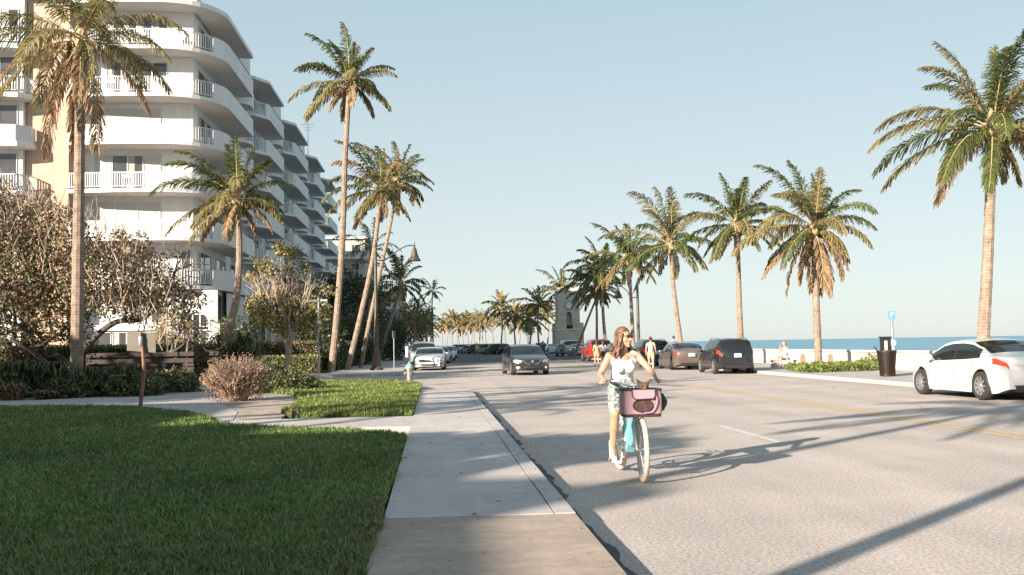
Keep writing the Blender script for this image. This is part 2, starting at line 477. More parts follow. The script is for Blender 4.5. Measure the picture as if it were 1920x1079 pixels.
# ================================================================== PALMS
fr_g = mat('frond_green', (0.12, 0.145, 0.045), 0.45, island=0.4, trans=0.5, var=0.2, vscale=0.8)
fr_y = mat('frond_olive', (0.27, 0.225, 0.095), 0.5, island=0.35, trans=0.5, var=0.2, vscale=0.8)
fr_b = mat('frond_dry', (0.30, 0.20, 0.11), 0.7, island=0.35, trans=0.3, var=0.25, vscale=0.8)
fr_o = mat('frond_orange', (0.33, 0.20, 0.085), 0.6, island=0.3, trans=0.35, var=0.2, vscale=0.8)
rach = mat('frond_stalk', (0.36, 0.29, 0.14), 0.6, var=0.2)
bark = mat('palm_bark', (0.24, 0.18, 0.135), 0.9, var=0.3, vscale=5, bump=0.6, bscale=10, v2=(25, 0.2))
fibre = mat('palm_fibre', (0.40, 0.28, 0.16), 0.95, var=0.35, vscale=8, bump=0.6, bscale=25)
streaks(bark, (.3, .3, 3.1), .16, True)
nutm = mat('coconut_husk', (0.17, 0.15, 0.05), 0.5, var=0.4, vscale=4)
def frond_geo(V, F, mi, o, az, el, L, droop, wind, rng, mat_i, pairs, lw, hang=0.6, ns=12, lmax=0.25):
    """append one feather frond: curved stalk and two rows of leaflets"""
    up_ = np.array([0, 0, 1.0])
    d = np.array([math.cos(az) * math.cos(el), math.sin(az) * math.cos(el), math.sin(el)])
    pts = [np.array(o, float)]; ds = [d]
    st = L / ns
    for i in range(ns):
        t = (i + 1) / ns
        d = d + (-up_ * droop * (0.35 + 1.3 * t) + wind * 0.55 * t) * (1.0 / ns) * 2.0
        d = d / np.linalg.norm(d)
        pts.append(pts[-1] + d * st); ds.append(d)
    pts = np.array(pts); ds = np.array(ds)
    # stalk: thin 4-sided taper
    b = len(V)
    side0 = np.cross(ds[0], up_); 
    if np.linalg.norm(side0) < 0.05: side0 = np.array([1.0, 0, 0])
    for i in range(ns + 1):
        sdv = np.cross(ds[i], up_); nl = np.linalg.norm(sdv); sdv = sdv / nl if nl > 0.05 else side0
        nn = np.cross(sdv, ds[i]); r = 0.045 * (1 - 0.85 * i / ns) * (L / 4)
        r = max(r, lw * 0.25)
        V += [pts[i] + sdv * r, pts[i] + nn * r * .7, pts[i] - sdv * r, pts[i] - nn * r * .7]
    for i in range(ns):
        for j in range(4):
            F.append((b + i * 4 + j, b + i * 4 + (j + 1) % 4, b + i * 4 + 4 + (j + 1) % 4, b + i * 4 + 4 + j)); mi.append(3)
    twist = rng.uniform(-0.5, 0.5)
    for k in range(pairs):
        t = 0.13 + 0.87 * (k + rng.uniform(0, .8)) / pairs
        f = t * ns; i = min(int(f), ns - 1); a = f - i
        p = pts[i] * (1 - a) + pts[i + 1] * a; dd = ds[i] * (1 - a) + ds[i + 1] * a
        sdv = np.cross(dd, up_); nl = np.linalg.norm(sdv); sdv = sdv / nl if nl > 0.05 else side0
        nn = np.cross(sdv, dd)
        sdv = sdv * math.cos(twist) + nn * math.sin(twist)
        ll = L * lmax * (math.sin(math.pi * min(1, 0.12 + t * 0.80)) ** 0.7)
        for sg_ in (-1, 1):
            if rng.random() < 0.06: continue
            l = ll * rng.uniform(0.75, 1.15)
            ld = sdv * sg_ * 0.62 + dd * (0.5 + 0.4 * t) + nn * 0.05 - up_ * .15 + rng.normal(0, .13, 3)
            ld = ld / np.linalg.norm(ld)
            hh = hang * rng.uniform(0.7, 1.7)
            l2 = ld - up_ * hh + wind * 0.9; l2 /= np.linalg.norm(l2)
            l3 = l2 - up_ * hh * 1.1 + wind * 1.1; l3 /= np.linalg.norm(l3)
            m1 = p + ld * l * .34; m2 = m1 + l2 * l * .36; m3 = m2 + l3 * l * .34
            wv = np.cross(ld, sdv * 0.2 + dd + rng.normal(0, .35, 3)); wv /= (np.linalg.norm(wv) + 1e-9); wv = np.cross(wv, ld) * lw / 2
            b = len(V)
            V += [p - wv * .6, p + wv * .6, m1 + wv, m1 - wv, m2 + wv * .8, m2 - wv * .8, m3]
            F += [(b, b + 1, b + 2, b + 3), (b + 3, b + 2, b + 4, b + 5), (b + 5, b + 4, b + 6, b + 6)]
            mi += [mat_i] * 3
def crown_obj(L, n, seed, wind, pairs, lw, dry=0.25, old=6, up_n=6, orange=0.0, hangers=0, skew=0.0, spread=1.0):
    rng = np.random.default_rng(seed)
    V = []; F = []; mi = []
    wind = np.array([wind[0], wind[1], 0.0])
    ga = 2.399; wa = math.atan2(wind[1], wind[0])
    for i in range(n):
        t = (i + .5) / n
        az = i * ga + rng.uniform(-.3, .3)
        el = R(86 - 118 * t ** .95 * spread) + rng.uniform(-.12, .12)
        l = L * (0.72 + 0.33 * math.sin(math.pi * min(1, .15 + t * .8))) * rng.uniform(.84, 1.12) * (1 + .16 * math.cos(az - wa))
        droop = 0.22 + 0.50 * (1 - abs(t - .5)) + rng.uniform(-.1, .12)
        r = rng.random()
        m_ = 0 if r > dry * .8 + 0.3 * t else 1
        if t > .80 and rng.random() < dry * 1.4: m_ = 2
        if rng.random() < orange: m_ = 4
        frond_geo(V, F, mi, (0.10 * math.cos(az), 0.10 * math.sin(az), 0.25 * (1 - t)), az, el, l, droop, wind, rng, m_, pairs, lw, hang=0.55 + 0.85 * t)
    for i in range(hangers):     # dead fronds hanging against the trunk
        az = rng.uniform(0, 6.28)
        frond_geo(V, F, mi, (0.12 * math.cos(az), 0.12 * math.sin(az), -0.1), az, R(rng.uniform(-62, -35)), L * rng.uniform(.75, 1.0), 1.1, wind * .5, rng, 2, pairs, lw, hang=1.2)
    F4 = np.array(F, dtype=np.int32)
    me_o = raw_mesh('crown', np.array(V), F4[:, :4], [fr_g, fr_y, fr_b, rach, fr_o], mi)
    me_o.data.validate()
    return me_o
palm_n = 0
def make_palm(pts, r0, L, seed, label, group=None, wind=(-.28, -.05), n=26, pairs=44, lw=0.05, nuts=True, cat='palm tree', base_z=0.1, crown=None, rz=0, cscale=1.0, **kw):
    """pts: world points of the trunk axis from the ground to the crown"""
    global palm_n
    palm_n += 1
    base = Vector(pts[0])
    root = empty('palm_tree', base, 0, label, cat, group)
    rel = [Vector(p) - base for p in pts]
    cur = bez(rel, 6) if len(rel) > 2 else [rel[0].lerp(rel[1], i / 8) for i in range(9)]
    k = len(cur)
    b = MB()
    # ringed trunk: tiny radius steps at the leaf scars
    fine = []; rr = []
    tot = sum((cur[i + 1] - cur[i]).length for i in range(k - 1))
    m = max(18, int(tot / 0.22)) if lw < 0.09 else 14
    for i in range(m + 1):
        f = i / m * (k - 1); j = min(int(f), k - 2); a = f - j
        fine.append(cur[j].lerp(cur[j + 1], a))
        t = i / m
        r = r0 * (1.0 - 0.38 * t) * (1 + 0.45 * math.exp(-t * 22)) * (1.03 if i % 2 else 0.98)
        rr.append(r)
    b.tube(fine, rr, 10 if lw < .09 else 6)
    b.build('trunk', bark, root, smooth=False)
    if crown is None:
        c = crown_obj(L, n, seed, wind, pairs, lw, **kw)
    else:
        c = bpy.data.objects.new('crown', crown.data); C.objects.link(c)
    c.parent = root; c.location = cur[-1]; c.rotation_euler = (0, 0, rz); c.scale = (cscale,) * 3
    if nuts:
        rng = random.Random(seed)
        b = MB()
        q = cur[-1]
        b.lathe([(r0 * .62, -.5), (r0 * .95, -.2), (r0 * 1.15, .05), (r0 * .9, .35), (0.04, .8)], q, 9)
        for i in range(9):
            a = rng.uniform(0, 6.28)
            p0 = q + Vector((math.cos(a) * .1, math.sin(a) * .1, .1)); 
            e = p0 + Vector((math.cos(a) * .45, math.sin(a) * .45, rng.uniform(-.5, .25)))
            b.tube([p0, p0.lerp(e, .5) + Vector((0, 0, .12)), e], [.045, .03, .012], 5)
        b.build('boot_fibre', fibre, root)
        b = MB()
        for i in range(rng.randint(7, 12)):
            a = rng.uniform(0, 6.28); d = r0 + rng.uniform(.12, .32)
            e = q + Vector((math.cos(a) * d, math.sin(a) * d, -rng.uniform(.1, .5))); b.ball(e, (.11, .11, .14), 8); b.tube([q, e], .012, 4)
        b.build('coconut_cluster', nutm, root, smooth=True)
    return root
def px_palm(tr, Y, r0, L, seed, label, group=None, bz=0.1, **kw):
    pts = [W(x, y, Y) for x, y in tr]
    d = (pts[1] - pts[0]); t = (bz - pts[0].z) / d.z if abs(d.z) > 1e-6 else 0
    if pts[0].z > bz: pts = [pts[0] + d * t] + pts
    else: pts[0] = Vector((pts[0].x, pts[0].y, bz))
    return make_palm(pts, r0, L, seed, label, group, **kw)
GR = 'coconut palms along the ocean promenade'
GL = 'coconut palms in front of the apartment block'
GF = 'palms lining the far end of the avenue'
px_palm([(1843, 640), (1852, 480), (1861, 248)], 31, .235, 3.35, 21, 'big palm at the right edge above the white sedan, thick smooth trunk', GR, n=30, pairs=105, lw=0.037, wind=(-.30, -.08), dry=.35)
px_palm([(1535, 680), (1530, 560), (1526, 430)], 43.5, .20, 3.3, 34, 'palm with dead brown fronds hanging down its trunk near the trash bin', GR, n=27, pairs=82, lw=0.047, hangers=8, dry=.4)
px_palm([(1389, 640), (1386, 560), (1382, 425)], 56, .20, 3.45, 44, 'straight trunked palm rising behind the dark parked suv', GR, n=26, pairs=78, lw=0.054)
px_palm([(1276, 640), (1263, 540), (1258, 462)], 68, .19, 4.1, 58, 'slightly leaning palm rising behind the bronze parked sedan', GR, n=26, pairs=70, lw=0.058)
px_palm([(1187, 640), (1183, 560), (1179, 490)], 86, .20, 4.0, 61, 'dark trunked palm just left of the ocean side lamp post', GR, n=26, pairs=55, lw=0.079)
px_palm([(1135, 640), (1131, 590), (1128, 510)], 93, .19, 3.5, 72, 'palm with upright trunk rising behind the red suv', GR, n=26, pairs=55, lw=0.079)
px_palm([(1119, 640), (1119, 590), (1117, 540)], 97, .15, 3.2, 83, 'thin palm in the cluster between clock tower and red suv', GR, n=21, pairs=50, lw=0.079)
px_palm([(1088, 638), (1102, 600), (1122, 550)], 101, .15, 2.9, 89, 'palm with steeply leaning trunk right of the clock tower', GR, n=18, pairs=45, lw=0.079)
px_palm([(1048, 640), (1050, 600), (1053, 546)], 150, .16, 4.0, 91, 'palm whose crown shows above the clock tower roof', GR, n=21, pairs=40, lw=0.108, dry=.5)
# left side
px_palm([(144, 690), (146, 520), (149, 300), (151, 80)], 34, .235, 4.1, 103, 'tall palm at far left with its crown before the pale wall', GL, n=24, pairs=105, lw=0.032, hangers=4, dry=.8, wind=(-.2, -.1))
px_palm([(424, 640), (443, 560), (449, 470), (444, 378)], 45, .20, 3.0, 117, 'short palm with olive crown and curved trunk before the block corner', GL, n=26, pairs=82, lw=0.043, dry=.6, wind=(-.1, -.1))
px_palm([(622, 690), (631, 600), (642, 450), (647, 300), (655, 160)], 56, .22, 3.15, 128, 'tallest slender palm with curving trunk standing clear against the sky', GL, n=29, pairs=75, lw=0.054, dry=.35)
px_palm([(652, 690), (672, 610), (700, 480), (714, 360)], 60, .20, 3.2, 131, 'palm with leaning pale trunk behind the left street lamp', GL, n=24, pairs=70, lw=0.054, dry=.5, orange=.06)
px_palm([(676, 690), (697, 583), (728, 440), (746, 345)], 66, .17, 3.2, 142, 'palm with thinner dark trunk leaning right behind the lamp arm', GL, n=22, pairs=68, lw=0.058, dry=.4, orange=.05)
px_palm([(716, 650), (733, 600), (751, 535)], 82, .2, 3.2, 155, 'dark drooping palm under the bell lamp of the left street lamp', GL, n=18, pairs=55, lw=0.072, dry=.1)
px_palm([(808, 640), (809, 600), (811, 548)], 190, .2, 3.4, 163, 'solitary thin palm standing clear at the left of the far avenue', GF, n=14, pairs=28, lw=0.115, nuts=False)
px_palm([(777, 640), (777, 595)], 118, .2, 2.6, 164, 'small dark spiky palm left of the distant lamp', GF, n=14, pairs=25, lw=0.072, nuts=False, dry=0, wind=(0, 0))
px_palm([(800, 640), (799, 600)], 128, .2, 2.6, 165, 'small dark spiky palm right of the distant lamp', GF, n=14, pairs=25, lw=0.072, nuts=False, dry=0, wind=(0, 0))
px_palm([(716, 640), (712, 605)], 100, .14, 1.6, 166, 'small brownish palm shaded by the white wall', GL, n=14, pairs=22, lw=0.065, nuts=False, dry=.6, wind=(0, 0))
px_palm([(690, 640), (696, 470)], 90, .18, 3.6, 167, 'blurred olive palm crown in front of the second apartment building', GL, n=14, pairs=30, lw=0.065, nuts=False, dry=.6)
# far palms share four crowns
protos = [crown_obj(3.6, 22, 200 + i, (-.25, -.05), 26, .20, dry=.75, orange=.12) for i in range(4)]
far = [(1010, 572, 160, 'palm just left of the clock tower with long hanging fronds'), (1027, 590, 215, ''), (994, 600, 178, ''), (966, 592, 185, 'palm above the roof of the oncoming grey sedan'), (974, 612, 240, ''), (948, 604, 230, ''), (940, 578, 200, 'taller far palm left of the oncoming grey sedan'), (925, 600, 250, ''),
       (911, 598, 262, ''), (899, 600, 280, ''), (889, 604, 290, ''), (878, 602, 300, ''), (868, 606, 310, ''), (858, 604, 320, ''), (848, 600, 270, 'bushier far palm above the row of parked cars'), (838, 610, 340, ''), (830, 614, 350, ''), (905, 612, 330, ''), (884, 614, 340, ''), (861, 616, 350, ''),
       (790, 612, 230, ''), (798, 618, 240, ''), (786, 616, 200, ''), (770, 606, 210, '')]
for i, (x, y, Y, lb) in enumerate(far):
    if not lb:
        lb = 'brown tinged palm in the hazy distant row down the avenue' if x > 815 else 'brown tinged palm far down the left side of the avenue'
    p = px_palm([(x, 642), (x + random.uniform(-2, 2), (y + 642) / 2), (x, y)], Y, .2, 3, 300 + i, lb, GF if 'hazy' in lb else (GF + ' left side' if x < 815 else GF), lw=.17, nuts=False, crown=protos[i % 4], rz=i * 1.3 % 6.28, cscale=random.uniform(.85, 1.2))
for o in protos: bpy.data.objects.remove(o)
# ================================================================== TREES, SHRUBS, HEDGES
lf_g = mat('leaf_green', (0.11, 0.12, 0.045), 0.45, island=0.45, trans=0.25, var=0.3, vscale=0.7)
lf_o = mat('leaf_olive', (0.17, 0.145, 0.065), 0.5, island=0.4, trans=0.3, var=0.3, vscale=0.7)
lf_t = mat('leaf_tan', (0.30, 0.215, 0.135), 0.65, island=0.35, trans=0.25, var=0.25, vscale=0.7)
lf_y = mat('leaf_yellowgreen', (0.36, 0.35, 0.12), 0.5, island=0.35, trans=0.35, var=0.2, vscale=0.7)
lf_r = mat('leaf_rust', (0.20, 0.085, 0.05), 0.6, island=0.4, trans=0.2, var=0.2)
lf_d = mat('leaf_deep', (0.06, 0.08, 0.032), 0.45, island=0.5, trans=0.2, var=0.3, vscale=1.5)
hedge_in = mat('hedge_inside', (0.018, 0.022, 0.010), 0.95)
wood = mat('branch_bark', (0.20, 0.155, 0.12), 0.9, var=0.3, vscale=6, bump=0.5, bscale=14)
wood_l = mat('pale_twig', (0.36, 0.285, 0.22), 0.85, var=0.2, vscale=6)
wood_d = mat('dark_bark', (0.085, 0.07, 0.06), 0.9, var=0.3, vscale=6, bump=0.5, bscale=14)
def leaves(name, cen, mats, size, probs, seed, parent, up_bias=0.3, aspect=0.55, outward=None):
    """one leaf face per centre, random orientation"""
    rng = np.random.default_rng(seed)
    c = np.asarray(cen, float); n = len(c)
    d = rng.normal(size=(n, 3)); d[:, 2] += up_bias
    if outward is not None: d += outward
    d /= np.linalg.norm(d, axis=1)[:, None]
    s = np.cross(d, rng.normal(size=(n, 3))); s /= np.linalg.norm(s, axis=1)[:, None]
    nn = np.cross(d, s)
    L = (rng.uniform(size[0], size[1], n))[:, None]
    V = np.stack([c - d * L * .5, c + s * L * aspect * .5 + nn * L * .08, c + d * L * .55 + nn * L * .02, c - s * L * aspect * .5 + nn * L * .08], 1).reshape(-1, 3)
    F = np.arange(n * 4).reshape(-1, 4)
    if callable(probs): mi = probs(c, rng)
    else: mi = rng.choice(len(mats), n, p=probs)
    return raw_mesh(name, V, F, mats, mi, parent)
def grow(b, tips, p, d, L, r, lev, rng, spread=0.6, upb=0.15, kids=(2, 3), shrink=0.72, crook=0.25, m=0):
    """recursive crooked branches; collects twig points in tips"""
    n = 4
    pts = [p.copy()]; rs = [r]
    dd = d.copy()
    for i in range(n):
        dd = (dd + Vector((rng.gauss(0, crook), rng.gauss(0, crook), rng.gauss(0, crook) + upb * .5))).normalized()
        pts.append(pts[-1] + dd * L / n); rs.append(r * (1 - .35 * (i + 1) / n))
    b.tube(pts, rs, 6 if r > .03 else 4, m, cap=False)
    if lev <= 0:
        tips.append((pts[-1], dd)); tips.append((pts[2], dd)); return
    if lev <= 2: tips.append((pts[-1], dd))
    for _ in range(rng.randint(*kids)):
        nd = (dd + Vector((rng.gauss(0, spread), rng.gauss(0, spread), rng.gauss(0, spread) + upb))).normalized()
        grow(b, tips, pts[-1], nd, L * shrink * rng.uniform(.8, 1.2), r * .62, lev - 1, rng, spread, upb, kids, shrink, crook, m)
# ---- big sea grape thicket at far left: several trunks, one crown
tree = empty('sea_grape_tree', (-17, 37.5, 0.05), 0, 'huge rambling brown and olive leaved sea grape tree behind the far left palm', 'tree')
rg = random.Random(5)
b = MB(); tips = []
for (x, y, dx, L, r) in [(-2.6, .4, -.2, 2.2, .15), (-1.0, 0, .2, 2.0, .16), (.4, -.3, .35, 2.1, .16), (1.6, .2, .5, 2.2, .17), (3.0, .4, .35, 1.7, .12), (-4.2, .6, -.3, 2.0, .13), (2.2, 1.0, -.1, 2.0, .12), (4.4, .4, .75, 2.0, .15)]:
    grow(b, tips, Vector((x, y, 0)), Vector((dx, rg.uniform(-.2, .2), 1)).normalized(), L, r, 4, rg, .55, .12, (2, 3), .74, .3)
# one long low crooked limb reaching right under the crown
limb = bez([(3.4, 0, .3), (4.4, -.2, 1.7), (5.4, -.3, 2.5), (6.3, -.2, 2.6), (7.0, 0, 3.3), (7.4, 0, 4.2)], 4)
b.tube(limb, [.15 - .12 * i / len(limb) for i in range(len(limb))], 7)
for q in (limb[9], limb[13], limb[17], limb[-1]):
    for _ in range(3): grow(b, tips, q, Vector((rg.uniform(-.3, .9), rg.uniform(-.4, .4), 1)).normalized(), 0.75, .04, 2, rg, .6, .0, (2, 3), .75, .3)
# pale bare twigs poking out of the top
for _ in range(620):
    x = rg.uniform(-1, 8)
    zt = interp([(-6, 7.9), (.6, 7.9), (2.6, 7.3), (3.8, 6.5), (5.6, 5.9), (6.6, 5.1), (8, 4.0)], x)
    p = Vector((x, rg.uniform(-2.3, 1.0), zt - rg.uniform(.2, 3.2)))
    e = p + Vector((rg.uniform(-.5, .5), rg.uniform(-.5, .5), rg.uniform(.5, 1.3)))
    b.tube([p, p.lerp(e, .5) + Vector((rg.gauss(0, .1), 0, rg.gauss(0, .05))), e], [.022, .014, .006], 4, 1, cap=False)
b.build('trunk', [wood_d, wood_l], tree, smooth=True, recalc=False)
rng = np.random.default_rng(9)
# crown volume: follows the silhouette of the photograph, clumpy
n = 175000
x = rng.uniform(-7.5, 8.6, n); y = rng.uniform(-2.3, 2.3, n); z = rng.uniform(1.0, 8.4, n)
top = np.interp(x, [-7.5, .6, 2.6, 3.8, 4.6, 5.6, 6.6, 7.7, 8.5], [7.9, 7.9, 7.3, 6.5, 6.0, 5.9, 5.2, 4.3, 3.3]) + .35 * np.sin(x * 2.3) + .2 * np.sin(x * 5.1 + y * 3)
bot = np.interp(x, [-7.5, 1.0, 3.0, 4.6, 7.5, 8.6], [1.1, 1.2, 1.7, 2.7, 2.9, 2.7]) + .3 * np.sin(x * 3.1)
yy = np.abs(y) / 2.3
cl = np.sin(x * 2.9 + 1.3 * np.sin(z * 2.1)) * np.sin(y * 2.6 + z * 1.7) + .6 * np.sin(x * 6.3 + z * 5.2) * np.sin(z * 6.1 + y * 4)
keep = (z < top - .5 * yy ** 2) & (z > bot) & (cl > -0.42 + .55 * np.clip((z - top + 2.0) / 2.0, 0, 1) + .25 * rng.normal(size=n) + .5 * ((z - bot) / (top - bot + .1) < .25)) & (rng.random(n) < .95)
c = np.stack([x, y, z], 1)[keep]
tp = np.interp(c[:, 0], [-7.5, .6, 3.8, 8.6], [7.9, 7.9, 6.4, 3.3])
def pr_(cc, rg_):
    h = (cc[:, 2] - 2.2) / (tp - 2.2)
    u = rg_.random(len(cc)) + .12 * np.sin(cc[:, 0] * 2) * np.sin(cc[:, 2] * 3)
    return np.where(u < .52 - .46 * h, 0, np.where(u < .74 - .30 * h, 1, np.where(u < .84, 2, 4)))
leaves('crown', c, [lf_g, lf_o, lf_t, lf_y, lf_r], (.07, .155), pr_, 3, tree, aspect=.75)
# ---- sea grape / plumeria with bare antler twigs in the verge of the side street
t2 = empty('sea_grape_tree', (-7.0, 47.5, 0.05), 0, 'rounded yellow green tree with bare antler like twigs in front of the low clipped hedge', 'tree')
rg = random.Random(15); b = MB(); tips = []
for dx in (-.35, 0.05, .4):
    grow(b, tips, Vector((dx * .3, 0, 0)), Vector((dx * .8, rg.uniform(-.2, .2), 1.2)).normalized(), 1.7, .12, 2, rg, .36, .45, (2, 3), .7, .22)
for (cx, cz) in [(-.9, 5.3), (.35, 5.8), (-.2, 6.1), (1.0, 5.1), (1.9, 4.1), (-1.55, 4.7), (.2, 5.0)]:
    b.tube(bez([(cx * .3, 0, 2.2), (cx * .75, .1, (2.2 + cz) / 2 + .2), (cx, 0, cz)], 4), [.05, .045, .04, .035, .03, .026, .022, .018, .014], 5, 0, cap=False)
for _ in range(130):
    a = rg.uniform(-1, 1)
    p = Vector((a * 1.1, rg.uniform(-.8, .8), rg.uniform(2.7, 4.0)))
    e = p + Vector((a * .5 + rg.gauss(0, .25), rg.gauss(0, .3), rg.uniform(.7, 1.7)))
    q = p.lerp(e, .55) + Vector((rg.gauss(0, .14), 0, 0))
    b.tube([p, q, e], [.028, .02, .008], 4, 1, cap=False)
    b.tube([q, q + Vector((rg.gauss(0, .3), rg.gauss(0, .2), .45))], [.015, .006], 4, 1, cap=False)
b.build('trunk', [wood_l, wood_l], t2, smooth=True, recalc=False)
rng = np.random.default_rng(19)
cs = []
for (cx, cz, rx, rz_, k) in [(0, 3.2, 1.75, 1.15, 5200), (-1.1, 3.3, .9, .9, 1900), (1.3, 3.0, 1.0, .9, 2000), (-.9, 5.4, .42, .45, 420), (.35, 5.9, .35, .4, 300), (-.2, 6.2, .3, .45, 260), (1.0, 5.2, .3, .4, 220), (1.9, 4.2, .35, .3, 240), (-1.55, 4.8, .35, .35, 240), (.2, 5.1, .3, .3, 180)]:
    q = rng.normal(size=(k, 3)); q /= np.linalg.norm(q, axis=1)[:, None]; q *= rng.random(k)[:, None] ** .4
    if k < 800: q = rng.normal(size=(int(k * .8), 3)) * .55 * np.array([1.15, 1, .9]) + rng.normal(0, .15, 3)
    q = q * np.array([rx, min(rx, 1.2), rz_]) + np.array([cx, 0, cz])
    cl = np.sin(q[:, 0] * 5) * np.sin(q[:, 2] * 5 + q[:, 1] * 4)
    cs.append(q[cl > -.05 + .2 * rng.normal(size=k)] if k > 800 else q)
leaves('crown', np.concatenate(cs), [lf_g, lf_o, lf_y, lf_t], (.08, .17), [.12, .22, .42, .24], 4, t2, aspect=.75)
# ---- small pale flowering bush by the block wall and another one at left of the arch
def blob_bush(name, label, loc, rx, ry, rz_, n, mats, probs, size, seed, cat='bush', group=None, twigs=0, twm=wood_l, cut=-.25, freq=4, zc=None, aspect=.6):
    o = empty(name, loc, 0, label, cat, group)
    rg = random.Random(seed); rng = np.random.default_rng(seed)
    b = MB()
    zc = rz_ * .75 if zc is None else zc
    for i in range(max(8, twigs)):
        a = rg.uniform(0, 6.28); q = rg.random() ** .5; e = Vector((math.cos(a) * rx * q, math.sin(a) * ry * q, zc + rz_ * math.sqrt(max(0, 1 - q * q)) * rg.uniform(.6, 1.02)))
        m_ = e * .5 + Vector((rg.gauss(0, .12), rg.gauss(0, .12), .1)) * rx
        s_ = Vector((e.x * .15, e.y * .15, 0))
        b.tube([s_, m_ * .9, e], [.02 * rx + .006, .014, .004], 4, cap=False)
        for _ in range(2):
            k_ = s_.lerp(e, rg.uniform(.4, .9)); b.tube([k_, k_ + Vector((rg.gauss(0, .18), rg.gauss(0, .18), rg.uniform(.0, .3))) * rx], [.01, .004], 3, cap=False)
    b.build('stems', twm, o, recalc=False)
    q = rng.normal(size=(n, 3)); q /= np.linalg.norm(q, axis=1)[:, None]
    rad = rng.random(n) ** .33
    lump = 1 + .13 * np.sin(q[:, 0] * 5 + seed) * np.sin(q[:, 1] * 5) + .1 * np.sin(q[:, 2] * 8 + q[:, 0] * 7)
    q = q * (rad * lump)[:, None] * np.array([rx, ry, rz_]) + np.array([0, 0, zc])
    q = q[q[:, 2] > 0.02]
    f = freq / rx
    cl = np.sin(q[:, 0] * f + seed) * np.sin(q[:, 2] * f * 1.3 + q[:, 1] * f)
    q = q[cl > cut + .25 * rng.normal(size=len(q))]
    leaves('foliage', q, mats, size, probs, seed, o, aspect=aspect)
    return o
blob_bush('dry_bush', 'sunlit reddish brown dead looking twiggy bush beside the path', (-5.25, 27.0, .1), 1.0, .9, .72, 4600, [mat('dead_leaf', (.17, .10, .07), .7, island=.45), lf_r, lf_o, lf_t], [.42, .30, .10, .18], (.035, .085), 31, 'bush', twigs=330, zc=.55, cut=-.05, freq=5, twm=mat('dry_twig', (.30, .215, .165), .85, var=.25))
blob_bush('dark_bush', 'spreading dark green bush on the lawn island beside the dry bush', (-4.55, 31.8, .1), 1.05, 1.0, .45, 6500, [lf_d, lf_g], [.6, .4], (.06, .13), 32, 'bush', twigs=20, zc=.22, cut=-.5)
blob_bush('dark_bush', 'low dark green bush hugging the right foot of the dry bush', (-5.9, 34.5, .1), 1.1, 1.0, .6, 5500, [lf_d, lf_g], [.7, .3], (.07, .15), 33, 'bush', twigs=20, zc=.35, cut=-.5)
blob_bush('pale_bush', 'pale cream flowered bush against the building wall left of the arched door', (-14.6, 57.5, .1), 1.35, 1.0, 1.6, 4200, [lf_t, lf_o, lf_y], [.4, .35, .25], (.10, .2), 34, 'bush', twigs=30, zc=2.2)
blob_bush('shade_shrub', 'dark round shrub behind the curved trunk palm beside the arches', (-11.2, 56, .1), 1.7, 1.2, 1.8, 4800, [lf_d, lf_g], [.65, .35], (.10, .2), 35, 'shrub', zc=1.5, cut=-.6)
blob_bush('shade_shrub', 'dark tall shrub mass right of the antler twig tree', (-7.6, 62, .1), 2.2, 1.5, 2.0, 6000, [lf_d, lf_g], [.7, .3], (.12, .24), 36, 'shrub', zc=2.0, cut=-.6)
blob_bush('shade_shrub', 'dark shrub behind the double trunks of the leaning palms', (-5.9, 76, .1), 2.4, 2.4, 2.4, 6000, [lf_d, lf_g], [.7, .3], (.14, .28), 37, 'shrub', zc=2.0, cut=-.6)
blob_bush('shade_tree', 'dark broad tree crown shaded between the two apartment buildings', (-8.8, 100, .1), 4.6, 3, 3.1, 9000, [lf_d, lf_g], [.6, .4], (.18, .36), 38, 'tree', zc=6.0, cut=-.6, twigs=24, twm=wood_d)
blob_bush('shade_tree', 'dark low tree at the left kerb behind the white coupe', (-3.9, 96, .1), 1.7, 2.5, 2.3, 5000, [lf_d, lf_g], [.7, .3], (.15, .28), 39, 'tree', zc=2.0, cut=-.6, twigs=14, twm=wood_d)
blob_bush('orange_bush', 'orange brown tree far down the left pavement', (-2.8, 150, .1), 3.0, 4, 3.4, 3500, [fr_o, lf_t, lf_o], [.5, .3, .2], (.25, .5), 40, 'tree', zc=5.0)
blob_bush('round_bush', 'small round topiary bush on a post near the clock tower', (12.45, 128, .1), .85, .85, .95, 1200, [lf_o, lf_y], [.5, .5], (.12, .2), 41, 'bush', zc=3.4, cut=-1)
# ---- low planting along the path: ferny clumps
def arch_clump(name, label, loc, R_, H_, n, mats, probs, w_, seed, cat='plant', group=None):
    rng = np.random.default_rng(seed)
    o = empty(name, loc, 0, label, cat, group)
    az = rng.uniform(0, 2 * np.pi, n); rr = R_ * rng.uniform(.4, 1.1, n); hh = H_ * rng.uniform(.5, 1.15, n)
    bx = rng.normal(0, R_ * .25, n); by = rng.normal(0, R_ * .2, n)
    V = np.zeros((n, 9, 3)); dx = np.cos(az); dy = np.sin(az)
    for k, (t, zz, ws) in enumerate([(0, 0, .5), (.28, .62, 1), (.62, .95, .9), (.88, .88, .6)]):
        cx = bx + dx * rr * t; cy = by + dy * rr * t; cz = hh * zz
        for s_, j in ((-1, 0), (1, 1)):
            V[:, 2 * k + j, 0] = cx - dy * s_ * w_ * ws / 2; V[:, 2 * k + j, 1] = cy + dx * s_ * w_ * ws / 2; V[:, 2 * k + j, 2] = cz
    V[:, 8, 0] = bx + dx * rr * 1.05; V[:, 8, 1] = by + dy * rr * 1.05; V[:, 8, 2] = hh * .72
    base = (np.arange(n) * 9)[:, None]
    F = np.concatenate([base + np.array(t) for t in ([0, 1, 3], [0, 3, 2], [2, 3, 5], [2, 5, 4], [4, 5, 7], [4, 7, 6], [6, 7, 8])])
    mi = rng.choice(len(mats), n, p=probs)
    raw_mesh('foliage', V.reshape(-1, 3), F, mats, np.tile(mi, 7), o)
    return o
